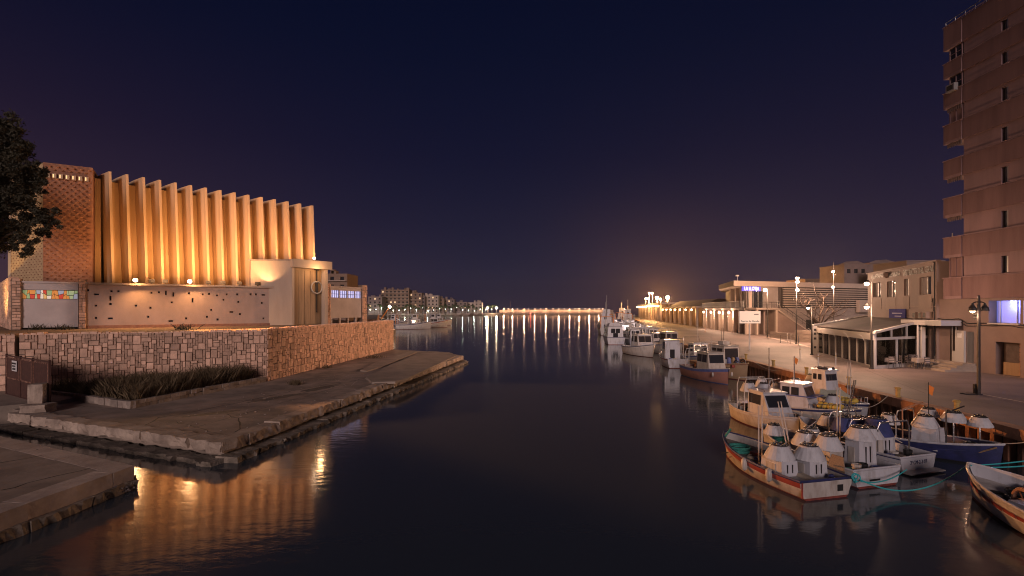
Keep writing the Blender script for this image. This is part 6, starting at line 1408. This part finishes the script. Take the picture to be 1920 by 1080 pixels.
for ri, Y in enumerate(rowsY):
    xq = qx(Y) - 1.9; cols_ = 2 if ri < 1 else 3 if ri < 3 else 4 if ri < 7 else 5
    for c in range(cols_):
        X = xq - c * 2.85 + r.uniform(-.15, .15); u = CX + F * X / Y
        if u < 1146 or (70 < Y < 100 and X < 19.9): continue
        s_, st__, cn = r.choice(hc); L_ = r.uniform(7.2, 9.0); ang = r.choice((-1, 1)) * 90 + r.uniform(-5, 5) - (8 if ri > 4 else 0)
        oy = L_ / 2 * (1 if ang < 0 else -1)
        lb = '%s fishing boat moored %s, in the %s rank up the quay' % (cn, ('against the quay', 'second from the quay', 'third from the quay', 'fourth from the quay', 'fifth from the quay')[c], names[ri])
        b = boat('fishing_boat', lb, X, Y + oy * .86, ang, group='fishing boats crowded along the quay'); b.scale = (.86,) * 3
        dz, zs, fb = hull(b, L_, 2.9, 1.1, 1.6, s_, st__, tw=.82, rake=.9, n=12)
        cabin(b, L_ * .4, L_ * .66, 1.9, r.uniform(1.8, 2.3), dz(L_ / 2), r.choice((m_gel, m_gel, m_gelo)), sl=.35, front_win=2, side_win=2, wz=.5)
        arch(b, L_ * .25, 2.2, dz(2), 2.6, m_chrome, .04)
        if r.random() < .6: arch(b, L_ * .36, 2.0, dz(2), 2.9, m_gelo, .05)
        poles(b, L_ * .5, 0, dz(4) + 2.1, r.uniform(1.2, 3.2), 0, .2, m_galv, 1); clutter(b, .6, L_ * .38, 2.0, dz(2), 6, ri * 7 + c); rails(b, L_, 2.9, fb, zs, .68, .97, .35)
        if r.random() < .4: winch(b, L_ * .8, 0, dz(L_ * .8), .35, m_metal)
trawler('cream trawler with a tall mast at the outer left of the far moored boats', 22.0, 118, 84, 13, m_gelo, m_red, 3, None, 6.5)
trawler('white trawler with a tall mast behind the cream one', 26.5, 143, 80, 15, m_gel, m_blue, 4, None, 8.5)
trawler('blue trawler lit orange beside the far warehouse', 41.5, 184, 76, 15, m_blue, m_gel, 5, None, 8)
trawler('dark trawler farthest along the quay under the harbour floodlights', 43, 204, 72, 16, m_navy, m_red, 6, None, 7)
# left side boats
b = trawler('white fishing boat with lettered stern moored beyond the end of the stone wall', -35.0, 152.5, 28, 11.5, m_gel, m_navy, 11, None, 4.5)
text_obj('lettering', 'PENYORA', .62, Vector((-35.0, 152.5, 1.0)) + Vector((math.cos(R(28)), math.sin(R(28)), 0)) * -.03, R(28 - 90), m_ink, b, .01, .8)
trawler('orange-lit fishing boat with striped bow next to the lettered white one', -31.5, 165.5, 28, 11.5, m_gelo, m_red, 12, None, 5)
trawler('low white boat with a row of square windows left of the lettered one', -47.5, 180, 10, 11, m_gel, m_blue, 13, None, 3)
trawler('grey-white boat partly behind the stone wall end, left background', -43.5, 164, 20, 10, m_gelo, m_navy, 14, None, 4)
trawler('small pale trawler seen between the two left fishing boats and the palms', -33, 190, 20, 11, m_gelo, m_blue, 15, None, 4)
cr_ = thing('deck_crane', 'orange crane jib rising above the stone wall near the left boats', 'crane', (-30.4, 118, 1.3)); MB().tube([(0, 0, 0), (0, 0, 2.6)], .3, 6).build('crane_base', m_metal, cr_, local=True); MB().tube([(0, 0, 2.2), (1.6, 0, 4.4), (2.2, 0, 5.2)], .14, 5).build('jib', m_orangep, cr_, local=True); MB().ball((2.2, 0, 5.3), .35, 8, 5).build('jib_lamp', g_warm, cr_, local=True); light('POINT', (-28.2, 118.8, 6.2), 9000, (1, .6, .32), .3)
MB().box(-9.5, 3, -1.5, 2.5, -1.2, 0).build('base_slab', m_conc, cr_, local=True)
for i, (u, lb) in enumerate(((692, 'white van parked behind the wall end, left one'), (711, 'pale car parked behind the wall end, right one'))):
    Y = 110; X = (u - CX) / F * Y; t = thing('parked_car', lb, 'car', (X, Y, 1.3), R(5)); h_ = 1.4 if i else 2.0; L_ = 4.2
    k = MB(); prof = [(-2.1, .35), (-2.1, .9), (-1.5, 1.0), (-1.0, h_), (1.2, h_), (1.8, .95), (2.1, .8), (2.1, .35)]
    n_ = len(prof)
    for y_ in (-.85, .85): k.poly([(p[0], y_, p[1]) for p in prof])
    for j in range(n_): a, q = prof[j], prof[(j + 1) % n_]; k.poly(((a[0], -.85, a[1]), (q[0], -.85, q[1]), (q[0], .85, q[1]), (a[0], .85, a[1])))
    k.build('body', m_gel, t, local=True); MB().hexa([(-1.2, -.87, 1.02), (1.4, -.87, 1.02), (1.4, -.855, 1.02), (-1.2, -.855, 1.02), (-.9, -.87, h_ - .12), (1.1, -.87, h_ - .12), (1.1, -.855, h_ - .12), (-.9, -.855, h_ - .12)]).build('side_window', m_glassd, t, local=True)
    for wx in (-1.3, 1.3):
        for wy in (-.86, .7): q = MB(); q.torus((wx, wy + .08, .32), .22, .1, 12, 6, 'y'); q.build('wheel', m_black, t, local=True)
# shore strip for the moored boats on the left
sp = MB(); sp.prism([(-30, 86), (-31, 122), (-43.9, 124), (-43.9, 86)], -1, 1.28); sp.build('side_quay', m_conc, kind='structure')

# ------------------------------------------------------------------ ropes and lines
def rope(lb, a, b_, sag, m=m_teal, r_=.022, name='mooring_rope'):
    a, b_ = Vector(a), Vector(b_); pts = []
    for i in range(17): q = i / 16; p = a.lerp(b_, q); p.z -= sag * 4 * q * (1 - q); p.z = max(p.z, .03); pts.append(p - a)
    t = MB().tube(pts, r_, 5).build(name, m, None, local=True); t.location = a; t['label'] = lb; t['category'] = 'rope'
rope('teal mooring rope sagging from the nearest boat past its neighbours to the bow at right', (11.0, 16.2, .62), (14.7, 16.6, .9), .55)
rope('second teal rope, lower of the pair between the near transoms', (11.0, 16.15, .58), (13.4, 17.4, .55), .18)
rope('bright blue-green rope rising from the right-hand bow toward the quay', (14.7, 16.4, 1.0), (19.2, 16.8, 1.5), .12)
rope('parallel twin of the blue-green rope rising toward the quay', (14.75, 16.4, .95), (19.2, 16.5, 1.45), .18)
rope('pale line from the dark navy boat to the quay', (18.4, 19.5, .9), (19.4, 18.2, 1.5), .1, m_rope, .015)
rope('pale line from the ochre boat bow to the quay edge', (20.0, 42, 1.6), (20.8, 38.5, 1.45), .3, m_rope, .02)
rope('slack line from the cabin boat bow to the sheet piling', (17.9, 26.0, 1.0), (19.6, 26.7, 1.5), .15, m_rope, .015)
k = MB(); k.torus((0, 0, 0), .10, .02, 10, 5, 'y'); k.torus((.06, 0, -.05), .12, .02, 10, 5, 'y'); k.torus((.0, .02, -.12), .08, .02, 10, 5, 'x')
t = k.build('rope_knot', m_teal, None, local=True); t.location = (10.95, 16.35, .66); t['label'] = 'tangle of teal rope where the nearest transom meets the next boat'; t['category'] = 'rope'

# ------------------------------------------------------------------ sea haze
hz = MB(); hz.box(-420, 420, -14, 660, -4.0, 42)
mh = bpy.data.materials.new('sea_haze'); mh.use_nodes = True; hn = mh.node_tree; hn.nodes.remove(hn.nodes['Principled BSDF'])
pv = hn.nodes.new('ShaderNodeVolumePrincipled'); pv.inputs['Density'].default_value = HAZE; pv.inputs['Color'].default_value = (.92, .88, .86, 1); pv.inputs['Anisotropy'].default_value = .55
hn.links.new(pv.outputs[0], hn.nodes['Material Output'].inputs['Volume'])
hz.build('haze', mh, kind='stuff')
